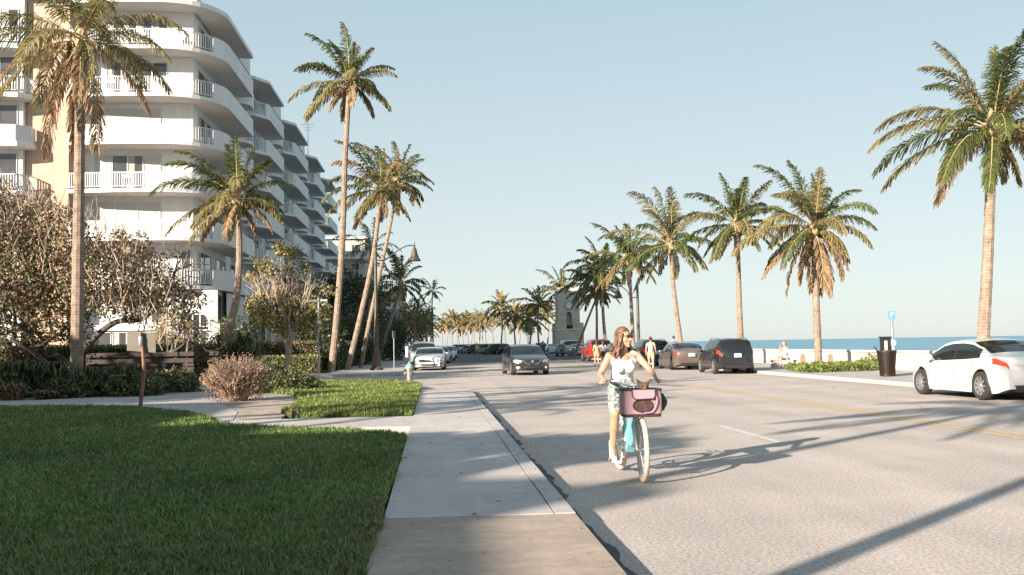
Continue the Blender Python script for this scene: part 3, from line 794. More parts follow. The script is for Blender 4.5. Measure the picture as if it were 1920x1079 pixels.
rg = random.Random(14)
k = 0
for i, (x, y) in enumerate([(-17.2, 33), (-16.0, 32.6), (-14.9, 32.4), (-13.7, 32.0), (-12.6, 31.6), (-11.6, 31.5), (-10.6, 31.6), (-9.6, 31.8), (-8.9, 32.0), (-16.6, 34.0), (-15.2, 33.8), (-13.6, 33.4), (-12.0, 33.2), (-10.4, 33.2)]):
    lb = 'dark ferny plant in the shaded bed left of the bent pole'
    arch_clump('fern_plant', lb, (x + rg.uniform(-.2, .2), y, .05), rg.uniform(.5, .9), rg.uniform(.55, 1.2), 430, [lf_d, lf_g, lf_o], [.55, .38, .07], .06, 60 + i, 'plant', 'ferny plants in the shaded bed')
for i, (x, y) in enumerate([(-16.4, 31.9), (-13.0, 31.3), (-10.9, 31.0), (-9.2, 31.2), (-14.6, 33.0), (-8.5, 33.4)]):
    blob_bush('bed_shrub', ['glossy leaved shrub at the left frame edge of the shaded bed', 'glossy leaved shrub under the far left palm trunk', 'glossy leaved shrub midway between far left palm and bent pole', 'glossy leaved shrub just left of the bent pole foot', 'glossy leaved shrub hidden deep in the ferny bed', 'low glossy shrub right behind the bent pole'][i], (x, y, .05), rg.uniform(.7, 1.0), .7, rg.uniform(.45, .7), 2200, [lf_d, lf_g, lf_y], [.5, .42, .08], (.09, .18), 140 + i, 'shrub', zc=.35, cut=-.7, aspect=.45)
arch_clump('bromeliad', 'rusty tipped spiky plant at the path edge under the far left palm', (-12.35, 30.1, .05), .5, .55, 170, [lf_r, lf_o, lf_g, lf_t], [.35, .25, .2, .2], .07, 90, 'plant')
arch_clump('bromeliad', 'low rusty leaved plant spreading right of the spiky one at the path edge', (-11.4, 30.3, .05), .55, .32, 160, [lf_r, lf_o, lf_g, lf_t], [.3, .3, .2, .2], .08, 91, 'plant')
arch_clump('agave', 'dark spiky agave like plant between the curved palm and the antler twig tree', (-8.55, 44.5, .05), 1.5, 2.1, 90, [lf_d, lf_g], [.6, .4], .12, 92, 'plant')
# ---- clipped hedges
def hedge(label, x0, x1, y0, y1, z1, mats, probs, dens, size, seed, group=None, name='clipped_hedge', rot=0, loc=None):
    cx, cy = (x0 + x1) / 2, (y0 + y1) / 2
    o = empty(name, (cx, cy, .08), rot, label, 'hedge', group)
    hx, hy = (x1 - x0) / 2, (y1 - y0) / 2
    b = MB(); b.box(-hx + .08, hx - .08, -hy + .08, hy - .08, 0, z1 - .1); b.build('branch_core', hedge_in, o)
    rng = np.random.default_rng(seed)
    A = [(2 * hx * 2 * hy, 'z'), (2 * hx * z1, 'y-'), (2 * hy * z1, 'x+'), (2 * hy * z1, 'x-'), (2 * hx * z1 * .3, 'y+')]
    pts = []; out = []
    for a, s_ in A:
        n = int(a * dens); u = rng.random(n); v = rng.random(n); j = rng.normal(0, .045, n) - .02
        j += .03 * np.sin(u * hx * 9) * np.sin(v * 9)
        if s_ == 'z': p = np.stack([(u * 2 - 1) * hx, (v * 2 - 1) * hy, z1 + j], 1); d = (0, 0, 1)
        elif s_ == 'y-': p = np.stack([(u * 2 - 1) * hx, -hy - j, v * z1], 1); d = (0, -1, .2)
        elif s_ == 'y+': p = np.stack([(u * 2 - 1) * hx, hy + j, v * z1], 1); d = (0, 1, .2)
        elif s_ == 'x+': p = np.stack([hx + j, (u * 2 - 1) * hy, v * z1], 1); d = (1, 0, .2)
        else: p = np.stack([-hx - j, (u * 2 - 1) * hy, v * z1], 1); d = (-1, 0, .2)
        pts.append(p); out.append(np.tile(np.array(d) * .9, (n, 1)))
    leaves('foliage', np.concatenate(pts), mats, size, probs, seed, o, outward=np.concatenate(out))
    return o
hedge('bright green clipped hedge along the side street, lower front tier', -11.6, -6.3, 55.0, 56.0, .95, [lf_y, lf_o, lf_g], [.45, .2, .35], 420, (.06, .12), 70)
hedge('brown topped clipped hedge behind and above the bright green one', -11.6, -6.6, 57.6, 58.6, 1.75, [lf_t, lf_o, lf_g], [.4, .3, .3], 330, (.07, .14), 71)
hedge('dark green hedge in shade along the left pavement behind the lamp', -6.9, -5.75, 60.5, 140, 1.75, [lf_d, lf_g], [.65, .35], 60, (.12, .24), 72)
hedge('knee high dark hedge behind the bench planter left of the arches', -17.2, -9.0, 45.2, 46.6, 1.62, [lf_g, lf_d, lf_y], [.38, .22, .40], 300, (.08, .15), 73)
hedge('long dark hedge in the shade behind the far left palm', -34, -14.2, 44, 45.2, 1.6, [lf_d, lf_g], [.7, .3], 160, (.10, .18), 74)
# ================================================================== BUILDINGS
wht = mat('white_stucco', (0.67, 0.665, 0.655), 0.75, var=0.03, vscale=0.6, bump=0.05, bscale=20, v2=(2.5, 0.03))
soff = mat('soffit_paint', (0.60, 0.575, 0.55), 0.8, var=0.04, vscale=0.5)
tan = mat('tan_brick', (0.46, 0.33, 0.25), 0.85, var=0.07, vscale=2.0, v2=(12, 0.12), bump=0.15, bscale=12)
shut = mat('shutter_white', (0.44, 0.43, 0.42), 0.6, var=0.03)
frm = mat('window_frame_white', (0.56, 0.56, 0.56), 0.5, var=0.03)
gls = mat('window_glass', (0.055, 0.055, 0.058), 0.06, var=0.3, vscale=0.4, spec=0.9)
curt = mat('curtain', (0.36, 0.34, 0.31), 0.9, var=0.12, vscale=3)
beige = mat('beige_wall', (0.45, 0.41, 0.34), 0.8, var=0.05)
roofm = mat('roof_gravel', (0.5, 0.48, 0.45), 0.9, var=0.1)
dark = mat('dark_metal', (0.03, 0.03, 0.032), 0.45, metal=0.3, var=0.1)
streaks(wht, (.9, .9, .12), .07)
apt = empty('apartment_building', (-15.2, 64, 0), 0, 'long white six storey apartment block with stepped curved balconies along the left', 'building')
apt_o = Vector((-15.2, 64, 0))
def L_(b):   # building pieces are written in world metres, then moved to the building's own origin
    b.v = [(x - apt_o.x, y - apt_o.y, z - apt_o.z) for x, y, z in b.v]; return b
Z = [5.5 + 3.0 * i for i in range(6)] + [23.5]
def walls():
    b = MB()
    b.box(-60, -15.2, 64.0, 142, 0.0, 23.6)           # main volume
    b.box(-45, -22.6, 60.6, 63.995, 24.2, 24.9)
    L_(b).build('wall', wht, apt)
walls()
b = MB(); b.box(-24.95, -22.4, 62.6, 63.99, 0, 23.4); L_(b).build('brick_bay', tan, apt)
def arc(cx, cy, r, a0, a1, n):
    return [(cx + r * math.cos(R(a0 + (a1 - a0) * i / n)), cy + r * math.sin(R(a0 + (a1 - a0) * i / n))) for i in range(n + 1)]
def slab_poly(kind, y0=None, y1=None):
    if kind == 'front':     # sweeps round the near corner
        return [(-22.4, 64.2), (-22.4, 62.35), (-19.5, 62.0), (-16.6, 61.95)] + arc(-16.9, 65.65, 3.7, -82, 0, 10) + [(-13.2, 74.2), (-15.0, 74.2), (-15.0, 64.2)]
    return [(-15.0, y0), (-14.6, y0)] + [(-14.1, y0 + .05)] + arc(-14.3, y0 + 1.9, 1.1, -60, 0, 6)[1:] + [(-13.2, y1), (-15.0, y1)]
def fence_path(poly): return poly
def rail(pts, z, h=1.0, solid=False, step=0.14, thick=0.09):
    """railing or solid parapet along a plan path"""
    b = MB()
    P_ = [Vector((x, y, 0)) for x, y in pts]
    if solid:
        for a, c in zip(P_, P_[1:]):
            b.bar((a.x, a.y, z + h / 2), (c.x, c.y, z + h / 2), thick, h)
        return b
    for a, c in zip(P_, P_[1:]):
        b.bar((a.x, a.y, z + h - .03), (c.x, c.y, z + h - .03), .07, .06)
        b.bar((a.x, a.y, z + .14), (c.x, c.y, z + .14), .05, .05)
        L = (c - a).length; n = max(1, int(L / step))
        for i in range(n):
            q = a.lerp(c, (i + .5) / n); b.box(q.x - .024, q.x + .024, q.y - .024, q.y + .024, z + .16, z + h - .06)
    return b
def off(pts, d):
    out = []
    for i, p in enumerate(pts):
        a = Vector(pts[max(0, i - 1)]); c = Vector(pts[min(len(pts) - 1, i + 1)])
        t = (c - a).normalized(); out.append((p[0] - t.y * d, p[1] + t.x * d))
    return out
def add_slab(poly, z, name='balcony_slab', th=0.22):
    b = MB(); b.prism(poly, z - th, z, 1, 0)
    return L_(b).build(name, [wht, soff], apt)
mods = [(80.0, 89.5), (95.5, 107), (113, 123.5), (128.5, 139.5)]
for lv in range(7):
    z = Z[lv]
    s = add_slab(slab_poly('front'), z, 'roof_slab' if lv == 6 else 'balcony_slab', .3 if lv == 6 else .24)
    pf = slab_poly('front')
    if lv < 6:
        front = off(pf[1:4], .06); curve = off(pf[3:14], .06); side = off(pf[13:16], .06)
        # which stretch is solid and which is open railing, storey by storey
        pr_l = [(-22.35, 62.42), (-21.2, 62.27)]; win = [(-21.2, 62.27), (-19.5, 62.06), (-17.25, 62.02)]; sol = [(-17.25, 62.02), (-16.6, 62.01)] + curve[1:3]
        cv = curve[2:8]; sd = curve[7:] + side[1:]
        if lv == 4 or lv == 5: segs = [(pr_l, 1), (win, 0), (sol, 1), (cv, 0), (sd, 1)]
        elif lv == 3: segs = [(pr_l, 1), (win, 1), (sol, 1), (cv, 0), (sd, 1)]
        elif lv == 2: segs = [(pr_l, 0), (win, 0), (sol, 1), (cv, 1), (sd, 1)]
        elif lv == 1: segs = [(pr_l, 1), (win[:2], 1), (win[1:], 0), (sol, 0), (cv, 0), (sd, 1)]
        else: segs = [(pr_l, 1), (win, 1), (sol, 1), (cv, 0), (sd, 1)]
        runs = []
        for pts, so_ in segs:
            if runs and runs[-1][1] == so_ and (Vector(runs[-1][0][-1]) - Vector(pts[0])).length < .3: runs[-1] = (runs[-1][0] + pts[1:], so_)
            else: runs.append((list(pts), so_))
        for pts, so_ in runs:
            L_(rail(pts, z, 1.02, bool(so_))).build('parapet' if so_ else 'railing', wht if so_ else frm, s)
    for (y0, y1) in mods:
        s = add_slab(slab_poly('m', y0, y1), z, 'roof_slab' if lv == 6 else 'balcony_slab', .24)
        if lv < 6:
            pm = slab_poly('m', y0, y1)
            q = off(pm[:-1], .06)
            r_ = rail(q[:5], z, 1.02, False); L_(r_).build('railing', frm, s)
            r_ = rail(q[4:], z, 1.02, True); L_(r_).build('parapet', wht, s)
    # small rounded balconies in the gaps
    if lv < 6:
        for yc in (77.2, 92.5, 110, 126):
            pl = [(-15.0, yc - 1.3)] + arc(-15.0, yc, 1.15, -88, 0, 5) + [(-13.9, yc + 1.3), (-15.0, yc + 1.3)]
            s = add_slab(pl, z, 'balcony_slab', .2)
            r_ = rail(off(pl[:-1], .05), z, 1.02, lv % 2 == 1, step=.2); L_(r_).build('railing', frm, s)
# roof: continuous low parapet set back plus bright penthouse pieces
b = MB()
b.box(-59, -14.9, 63.6, 142, 23.55, 24.3)
for (y0, y1) in [(74.3, 79), (89.7, 95), (107.2, 112.6), (123.6, 128.2)]:
    b.box(-16, -14.3, y0, y1, 23.3, 24.9)
L_(b).build('roof_parapet', wht, apt)
# windows ---------------------------------------------------------------
def window(x0, x1, y, z0, z1, panes, axis='x', look='glass', parent=None, orig=None, fr=None, curtains=False, depth=.06):
    """a framed window; axis x: faces -Y, axis y: faces +X"""
    f = MB(); g = MB(); t = .07
    orig = apt_o if orig is None else orig
    parent = apt if parent is None else parent
    def bx(bb, a0, a1, d0, d1, c0, c1, m=0):
        if axis == 'x': bb.box(a0, a1, y + d0, y + d1, c0, c1, m)
        else: bb.box(y - d1, y - d0, a0, a1, c0, c1, m)
    bx(f, x0, x1, -depth, 0.02, z1 - t, z1); bx(f, x0, x1, -depth, 0.02, z0, z0 + t)
    for i in range(panes + 1):
        c = x0 + (x1 - x0) * i / panes
        a0 = max(x0, c - t / 2); a1 = min(x1, c + t / 2)
        bx(f, a0, a1, -depth, 0.02, z0 + t, z1 - t)
    rg_ = random.Random(int(x0 * 13 + z0 * 7))
    for i in range(panes):
        a0 = x0 + (x1 - x0) * i / panes + t / 2; a1 = x0 + (x1 - x0) * (i + 1) / panes - t / 2
        m = 0 if look == 'glass' else 1
        if curtains and rg_.random() < .5:
            bx(g, a0, a0 + (a1 - a0) * .45, -.022, .0, z0 + t, z1 - t, 2); bx(g, a0 + (a1 - a0) * .45, a1, -.022, .0, z0 + t, z1 - t, 0)
        else: bx(g, a0, a1, -.022, .0, z0 + t, z1 - t, m)
    for bb in (f, g): bb.v = [(a - orig.x, b_ - orig.y, c - orig.z) for a, b_, c in bb.v]
    o = f.build('window' if look == 'glass' else 'shutter', fr or frm, parent)
    if look == 'glass': g.build('pane', [gls, shut, curt], o)
    else: g.build('shutter_panel', [gls, shut, curt], o)
    return o
yw = 63.99
for lv in range(6):
    z = Z[lv]
    if lv in (4, 5): window(-20.6, -16.8, yw, z + .05, z + 2.45, 4, curtains=True)
    elif lv == 2:
        window(-20.2, -18.3, yw, z + .05, z + 2.45, 2, curtains=True); window(-21.3, -20.25, yw, z + .05, z + 2.45, 1, look='s'); window(-18.25, -17.2, yw, z + .05, z + 2.45, 1, look='s')
    elif lv == 3: window(-21.4, -17.2, yw, z + .05, z + 2.45, 1, look='s')
    elif lv == 1: window(-21.4, -17.2, yw, z + .05, z + 2.45, 3, look='s')
    else: window(-20.6, -17.6, yw, z + .05, z + 2.4, 4, curtains=True)
    if lv == 0: window(-15.9, -15.3, yw, z + .05, z + 2.3, 1)
    for (a, c) in [(65.2, 69.0), (70.6, 73.6), (75.6, 78.4), (82, 87.5), (91, 94), (97.5, 105), (109, 112), (115, 121.5), (125, 127.5), (130, 137.5)]:
        window(a, c, -15.19, z + .05, z + 2.4, max(1, int((c - a) / 1.3)), axis='y', curtains=True)
# ground floor, front: picture windows, lintel band; arched entrance wall under the corner
window(-21.9, -20.2, yw, 1.0, 2.7, 1, curtains=True); window(-20.1, -18.4, yw, 1.0, 2.7, 2, curtains=True); window(-18.2, -16.9, yw, 1.0, 2.7, 1, curtains=True)
window(-19.6, -17.0, yw, 3.2, 4.9, 2, curtains=True)
b = MB(); b.box(-22.3, -16.7, 63.75, 63.99, 2.76, 3.12); L_(b).build('lintel_band', frm, apt)
b = MB(); b.box(-22.3, -16.7, 63.6, 63.99, 0.1, .8); L_(b).build('plinth', beige, apt)
def arch_wall(x0, x1, y, z1, openings, th=.35):
    """wall facing -Y with arched openings cut out (x centre, half width, spring height)"""
    b = MB(); n = 14
    cur = x0
    def q(a, c, za0, za1, zb0, zb1):
        v = [(a, y, za0), (c, y, zb0), (c, y, zb1), (a, y, za1), (a, y + th, za0), (c, y + th, zb0), (c, y + th, zb1), (a, y + th, za1)]
        b.add(v, [(0, 1, 2, 3), (7, 6, 5, 4), (0, 4, 5, 1), (3, 2, 6, 7)])
    for (cx, hw, sp) in openings:
        q(cur, cx - hw, 0, z1, 0, z1)
        xs = [cx - hw * math.cos(math.pi * i / n) for i in range(n + 1)]
        for i in range(n):
            h0 = sp + hw * math.sin(math.pi * i / n); h1 = sp + hw * math.sin(math.pi * (i + 1) / n)
            q(xs[i], xs[i + 1], h0, z1, h1, z1)
        for s_ in (-1, 1):
            b.box(cx + s_ * hw - .001, cx + s_ * hw + .001, y, y + th, 0, sp)
        cur = cx + hw
    q(cur, x1, 0, z1, 0, z1)
    return b
b = arch_wall(-16.6, -13.45, 63.0, 5.2, [(-14.75, .75, 3.1)]); L_(b).build('arch_wall', wht, apt)
window(-15.45, -14.1, 63.2, .1, 2.75, 3, depth=.05); window(-15.45, -14.1, 63.2, 2.9, 3.75, 3, depth=.05)
# arcade along the side
for (y0, y1) in [(66, 74), (81, 89), (97, 106)]:
    b = MB(); yy_ = y0
    aw = arch_wall(y0, y1, 0, 5.2, [(y0 + 1.9, 1.0, 2.4), (y1 - 1.9, 1.0, 2.4)])
    aw.v = [(-13.5 + v[1] * -1, v[0], v[2]) for v in aw.v]
    L_(aw).build('arch_wall', wht, apt)
b = MB(); b.box(-15.6, -13.8, 64.2, 140, 5.0, 5.25); L_(b).build('canopy_slab', soff, apt)
# left wing: bay with windows and balconies
b = MB(); b.box(-45, -25.0, 62.2, 63.95, 0, 24.2); L_(b).build('wing_wall', wht, apt)
for lv in range(6):
    z = Z[lv] - .25
    poly = [(-45, 62.2), (-45, 60.9), (-26.2, 60.9), (-24.9, 61.1), (-24.3, 61.7), (-24.3, 62.55), (-25, 62.55)]
    s = add_slab(poly, z, 'balcony_slab', .3)
    q = [(-45, 61.0), (-26.2, 61.0), (-25.0, 61.16), (-24.4, 61.75), (-24.4, 62.5)]
    r_ = rail(q, z, 1.02, lv in (3,)); L_(r_).build('railing', frm, s)
    for (a, c) in [(-27.6, -26.6), (-26.4, -25.3), (-31, -28.4)]:
        window(a, c, 62.19, z + .05, z + 2.5, 1 if c - a < 2 else 2, curtains=True)
# rooftop aerial
b = MB()
ap = W(598, 290, 118)
b.tube([(-14.6, 118, 24.3), (-14.6, 118, 28.2)], .035, 5)
for i, l in enumerate([1.6, 1.2, .9]): b.bar((-14.6 - l / 2, 118, 28.1 - i * .35), (-14.6 + l / 2, 118, 28.1 - i * .35), .03, .03)
L_(b).build('rooftop_aerial', dark, apt)
# balcony chair and table on the second storey front, things of their own
def balcony_chair(x, y, z, label, rz=0):
    o = empty('balcony_chair', (x, y, z), rz, label, 'chair')
    b = MB(); b.box(-.28, .28, -.25, .25, .4, .44); b.build('seat', frm, o)
    b = MB(); b.box(-.28, .28, .22, .27, .44, .95); b.build('backrest', frm, o)
    for sx in (-.25, .25):
        for sy in (-.22, .22): b = MB(); b.box(sx - .02, sx + .02, sy - .02, sy + .02, 0, .4); b.build('leg', frm, o)
    return o
balcony_chair(-18.9, 62.9, Z[2], 'white chair behind the railing of the third balcony from the bottom', 3.1)
balcony_chair(-20.1, 63.0, Z[5], 'white chair behind the railing at the left end of the top balcony', 3.3)
balcony_chair(-18.0, 63.0, Z[5], 'white chair behind the railing at the middle of the top balcony', 2.9)
balcony_chair(-19.9, 63.0, Z[4], 'white chair behind the railing of the fifth balcony from the bottom', 3.0)
balcony_chair(-15.2, 63.0, Z[5], 'white chair behind the curved corner railing of the top balcony', 2.5)
# ---- second and third building further along
def block(name, label, x0, x1, y0, y1, floors, z0, fh, wm, seed, top=.9):
    o = empty(name, (x0, y0, 0), 0, label, 'building')
    oo = Vector((x0, y0, 0))
    def Q(b_): b_.v = [(x - oo.x, y - oo.y, z) for x, y, z in b_.v]; return b_
    h = z0 + floors * fh
    Q(MB().box(x0, x1, y0, y1, 0, h)).build('wall', wm, o)
    Q(MB().box(x0 - .3, x1 + .5, y0 - .5, y1, h + .002, h + .35)).build('roof', wht, o)
    for i in range(floors):
        z = z0 + i * fh
        s = Q(MB().box(x0 + .4, x1 + 1.2, y0 - 1.5, y0 - .002, z - .25, z)).build('balcony', wht, o)
        r_ = rail([(x0 + .45, y0 - 1.45), (x1 + 1.15, y0 - 1.45), (x1 + 1.15, y0 - .05)], z, 1.0, i % 2 == 0, step=.3); Q(r_).build('railing', frm, s)
        n = int((x1 - x0) / 2.2)
        for k in range(n):
            a = x0 + .6 + k * (x1 - x0 - .8) / n
            window(a, a + 1.4, y0 - .002, z + .1, z + 2.2, 2, parent=o, orig=oo, curtains=True)
        for k in range(4):
            a = y0 + 3 + k * 7
            window(a, a + 2.6, x1 + .002, z + .1, z + 2.2, 2, axis='y', parent=o, orig=oo)
    return o
bz1 = W(640, 640, 158).x; bz2 = W(700, 640, 158).x
block('apartment_building', 'beige balconied apartment building beyond the end of the white block', bz1 - 12, bz2 - 1.2, 158, 190, 5, 3.4, 3.05, beige, 1)
bx1 = W(700, 640, 190).x; bx2 = W(752, 640, 190).x
block('white_house', 'plain white low building behind the dark drooping palm', bx1, bx2, 190, 205, 3, 3.0, 2.9, wht, 2)
b = MB(); b.box(-9.5, -5.9, 118, 118.3, 0, 3.4)
tag(b.build('garden_wall', wht), 'white garden wall end glimpsed through the leaning palm trunks', 'wall')
# ---- clock tower
stone = mat('coquina_stone', (0.47, 0.41, 0.335), 0.85, var=0.12, vscale=1.2, bump=0.3, bscale=5, v2=(4, 0.12))
stone_l = mat('pale_stone', (0.56, 0.51, 0.45), 0.8, var=0.06)
def mk_tower():
    Y = 143; c = W(1065, 640, Y); o = empty('clock_tower', (c.x, Y, .1), 0, 'grey stone clock tower with arched niche rising behind the parked cars', 'tower')
    zt = W(1065, 549, Y).z; zs = W(1065, 612, Y).z; zb = W(1065, 625, Y).z
    hw = 1.58; hb = 2.05
    b = MB()
    # shaft with an arched niche on the near face
    n = 12; sp = W(1065, 592, Y).z; nw = .38; y0 = -hw
    def q(a, c_, z0a, z0b, z1):
        b.add([(a, y0, z0a), (c_, y0, z0b), (c_, y0, z1), (a, y0, z1)], [(0, 1, 2, 3)])
    q(-hw, -nw, zs, zs, zt); q(nw, hw, zs, zs, zt)
    for i in range(n):
        a0 = -nw * math.cos(math.pi * i / n); a1 = -nw * math.cos(math.pi * (i + 1) / n)
        q(a0, a1, sp + nw * math.sin(math.pi * i / n), sp + nw * math.sin(math.pi * (i + 1) / n), zt)
    b.add([(-hw, hw, zs), (hw, hw, zs), (hw, hw, zt), (-hw, hw, zt)], [(0, 1, 2, 3)])
    for s_ in (-1, 1): b.add([(s_ * hw, -hw, zs), (s_ * hw, hw, zs), (s_ * hw, hw, zt), (s_ * hw, -hw, zt)], [(0, 1, 2, 3)])
    b.box(-nw - .05, nw + .05, -hw + .7, -hw + .8, zs, sp + nw + .1)
    b.build('shaft', stone, o)
    b = MB(); b.box(-hb, hb, -hb, hb, 0, zs - .75); b.build('base', stone, o)
    b = MB(); b.box(-hb - .12, hb + .12, -hb - .12, hb + .12, zs - .748, zs - .5); b.build('ledge', stone_l, o)
    b = MB()
    for s_ in (-1, 1):
        b.box(s_ * (hb - .12) - .1, s_ * (hb - .12) + .1, -hb, hb, zs - .498, zs + .35)
        b.box(s_ * 1.2 - .75, s_ * 1.2 + .75, -hb + .001, -hb + .2, zs - .498, zs + .35)
    b.box(-hb, hb, hb - .2, hb, zs - .498, zs + .35)
    b.build('balustrade', stone, o)
    b = MB()   # low tiled cap with curved gable
    b.box(-hw - .1, hw + .1, -hw - .1, hw + .1, zt, zt + .16)
    pr = [(-hw, zt + .16), (-hw * .6, zt + .42), (0, zt + .62), (hw * .6, zt + .42), (hw, zt + .16)]
    v = [(x, -hw, z) for x, z in pr] + [(x, hw, z) for x, z in pr]
    b.add(v, [(0, 1, 2, 3, 4), (9, 8, 7, 6, 5)] + [(i, i + 1, i + 6, i + 5) for i in range(4)])
    b.build('roof', stone_l, o)
    zc = W(1065, 575, Y).z
    Rx = Matrix.Rotation(R(90), 3, 'X')
    b = MB(); b.lathe([(.0, .0), (.50, 0), (.50, .08), (0, .08)], (0, -hw, zc), 24, 0, Rx); f = b.build('clock_face', mat('clock_white', (.75, .77, .78), .5), o)
    b = MB(); b.lathe([(.50, -.02), (.60, -.02), (.60, .12), (.50, .12)], (0, -hw, zc), 24, 0, Rx, closed=True); b.build('clock_rim', mat('clock_blue', (.20, .30, .40), .5), f)
    b = MB()
    b.bar((0, -hw - .1, zc), (.22, -hw - .1, zc + .08), .05, .05); b.bar((0, -hw - .1, zc), (-.34, -hw - .1, zc - .04), .04, .04)
    b.build('clock_hands', dark, f)
    b = MB(); b.lathe([(.415, -.01), (.43, -.01), (.43, .01), (.415, .01)], (0, -hw - .1, zc), 24, 0, Rx, closed=True)
    for i in range(12):
        a = i * math.pi / 6; b.bar((.38 * math.cos(a), -hw - .1, zc + .38 * math.sin(a)), (.46 * math.cos(a), -hw - .1, zc + .46 * math.sin(a)), .04, .04)
    b.build('hour_marks', dark, f)
mk_tower()
# ---- sea wall
swm = mat('seawall_paint', (0.50, 0.465, 0.43), 0.8, var=0.04, vscale=.5, v2=(3, .05), bump=.1, bscale=10)
sw = empty('sea_wall', (20, 0, 0), 0, 'long low pale concrete sea wall between the promenade and the ocean', 'wall')
b = MB(); b.box(-.2, .3, -30, 420, -.3, .86); b.build('wall_body', swm, sw)
b = MB()
for a in range(-30, 420, 10): b.box(-.26, .36, a + .01, a + 9.99, .862, .95)
b.build('coping', swm, sw)
# ================================================================== VEHICLES
tyre_m = mat('tyre_rubber', (0.025, 0.024, 0.023), 0.85, var=0.15)
rim_m = mat('alloy_rim', (0.50, 0.50, 0.51), 0.3, metal=0.8, var=0.05)
blk = mat('black_trim', (0.018, 0.018, 0.019), 0.5, var=0.1)
cglass = mat('car_glass', (0.012, 0.014, 0.015), 0.05, var=0.2, vscale=1.2, spec=0.9)
lampw = mat('headlight_lens', (0.30, 0.31, 0.33), 0.12, var=0.15, vscale=12, spec=0.9)
lampr = mat('taillight_lens', (0.42, 0.035, 0.02), 0.2, var=0.2, vscale=10, spec=0.8)
lampo = mat('indicator_lens', (0.75, 0.22, 0.06), 0.2, var=0.2, vscale=10)
chrome = mat('chrome', (0.65, 0.65, 0.66), 0.15, metal=1.0, var=0.03)
plate = mat('plate_white', (0.62, 0.63, 0.62), 0.5, var=0.05)
plate_t = mat('plate_ink', (0.10, 0.16, 0.12), 0.6)
seam = mat('panel_gap', (0.03, 0.03, 0.03), 0.8)
SED = dict(L=4.62, wb=2.70, fo=0.92, W=.90, H=1.44,
    top=[(0, .58), (.05, .70), (.3, .80), (.8, .90), (1.15, .97), (1.5, 1.17), (1.9, 1.36), (2.3, 1.43), (2.8, 1.44), (3.2, 1.40), (3.6, 1.28), (3.95, 1.14), (4.1, 1.09), (4.45, 1.05), (4.56, .98), (4.62, .78)],
    belt=[(0, .54), (.05, .62), (.3, .70), (.8, .80), (1.2, .88), (3.0, .95), (3.8, 1.0), (4.3, .98), (4.56, .90), (4.62, .74)],
    ws=(1.15, 1.9), rw=(3.2, 3.98), sw=(1.42, 3.62), pil=[2.55], hood=(.45, 1.1), clear=.17)
SUV = dict(L=4.62, wb=2.70, fo=.90, W=.93, H=1.68,
    top=[(0, .68), (.05, .84), (.3, .96), (.8, 1.03), (1.1, 1.07), (1.5, 1.33), (1.85, 1.55), (2.3, 1.65), (3.2, 1.67), (3.9, 1.62), (4.15, 1.56), (4.35, 1.33), (4.5, 1.10), (4.58, .96), (4.62, .8)],
    belt=[(0, .64), (.05, .76), (.3, .84), (.8, .92), (1.2, .98), (3.6, 1.06), (4.2, 1.08), (4.45, 1.04), (4.58, .92), (4.62, .76)],
    ws=(1.1, 1.85), rw=(4.14, 4.46), sw=(1.40, 4.0), pil=[2.5, 3.3], hood=(.4, 1.0), clear=.22)
CPE = dict(L=4.75, wb=2.72, fo=.92, W=.95, H=1.36,
    top=[(0, .66), (.05, .76), (.3, .84), (1.0, .93), (1.45, .97), (1.8, 1.16), (2.15, 1.29), (2.6, 1.35), (3.1, 1.34), (3.6, 1.25), (4.1, 1.10), (4.45, 1.03), (4.68, .98), (4.75, .80)],
    belt=[(0, .62), (.05, .70), (.3, .75), (1.0, .83), (1.5, .88), (3.2, .93), (4.0, .96), (4.6, .93), (4.75, .76)],
    ws=(1.42, 2.12), rw=(3.2, 4.1), sw=(1.75, 3.5), pil=[2.9], hood=(.5, 1.4), clear=.15)
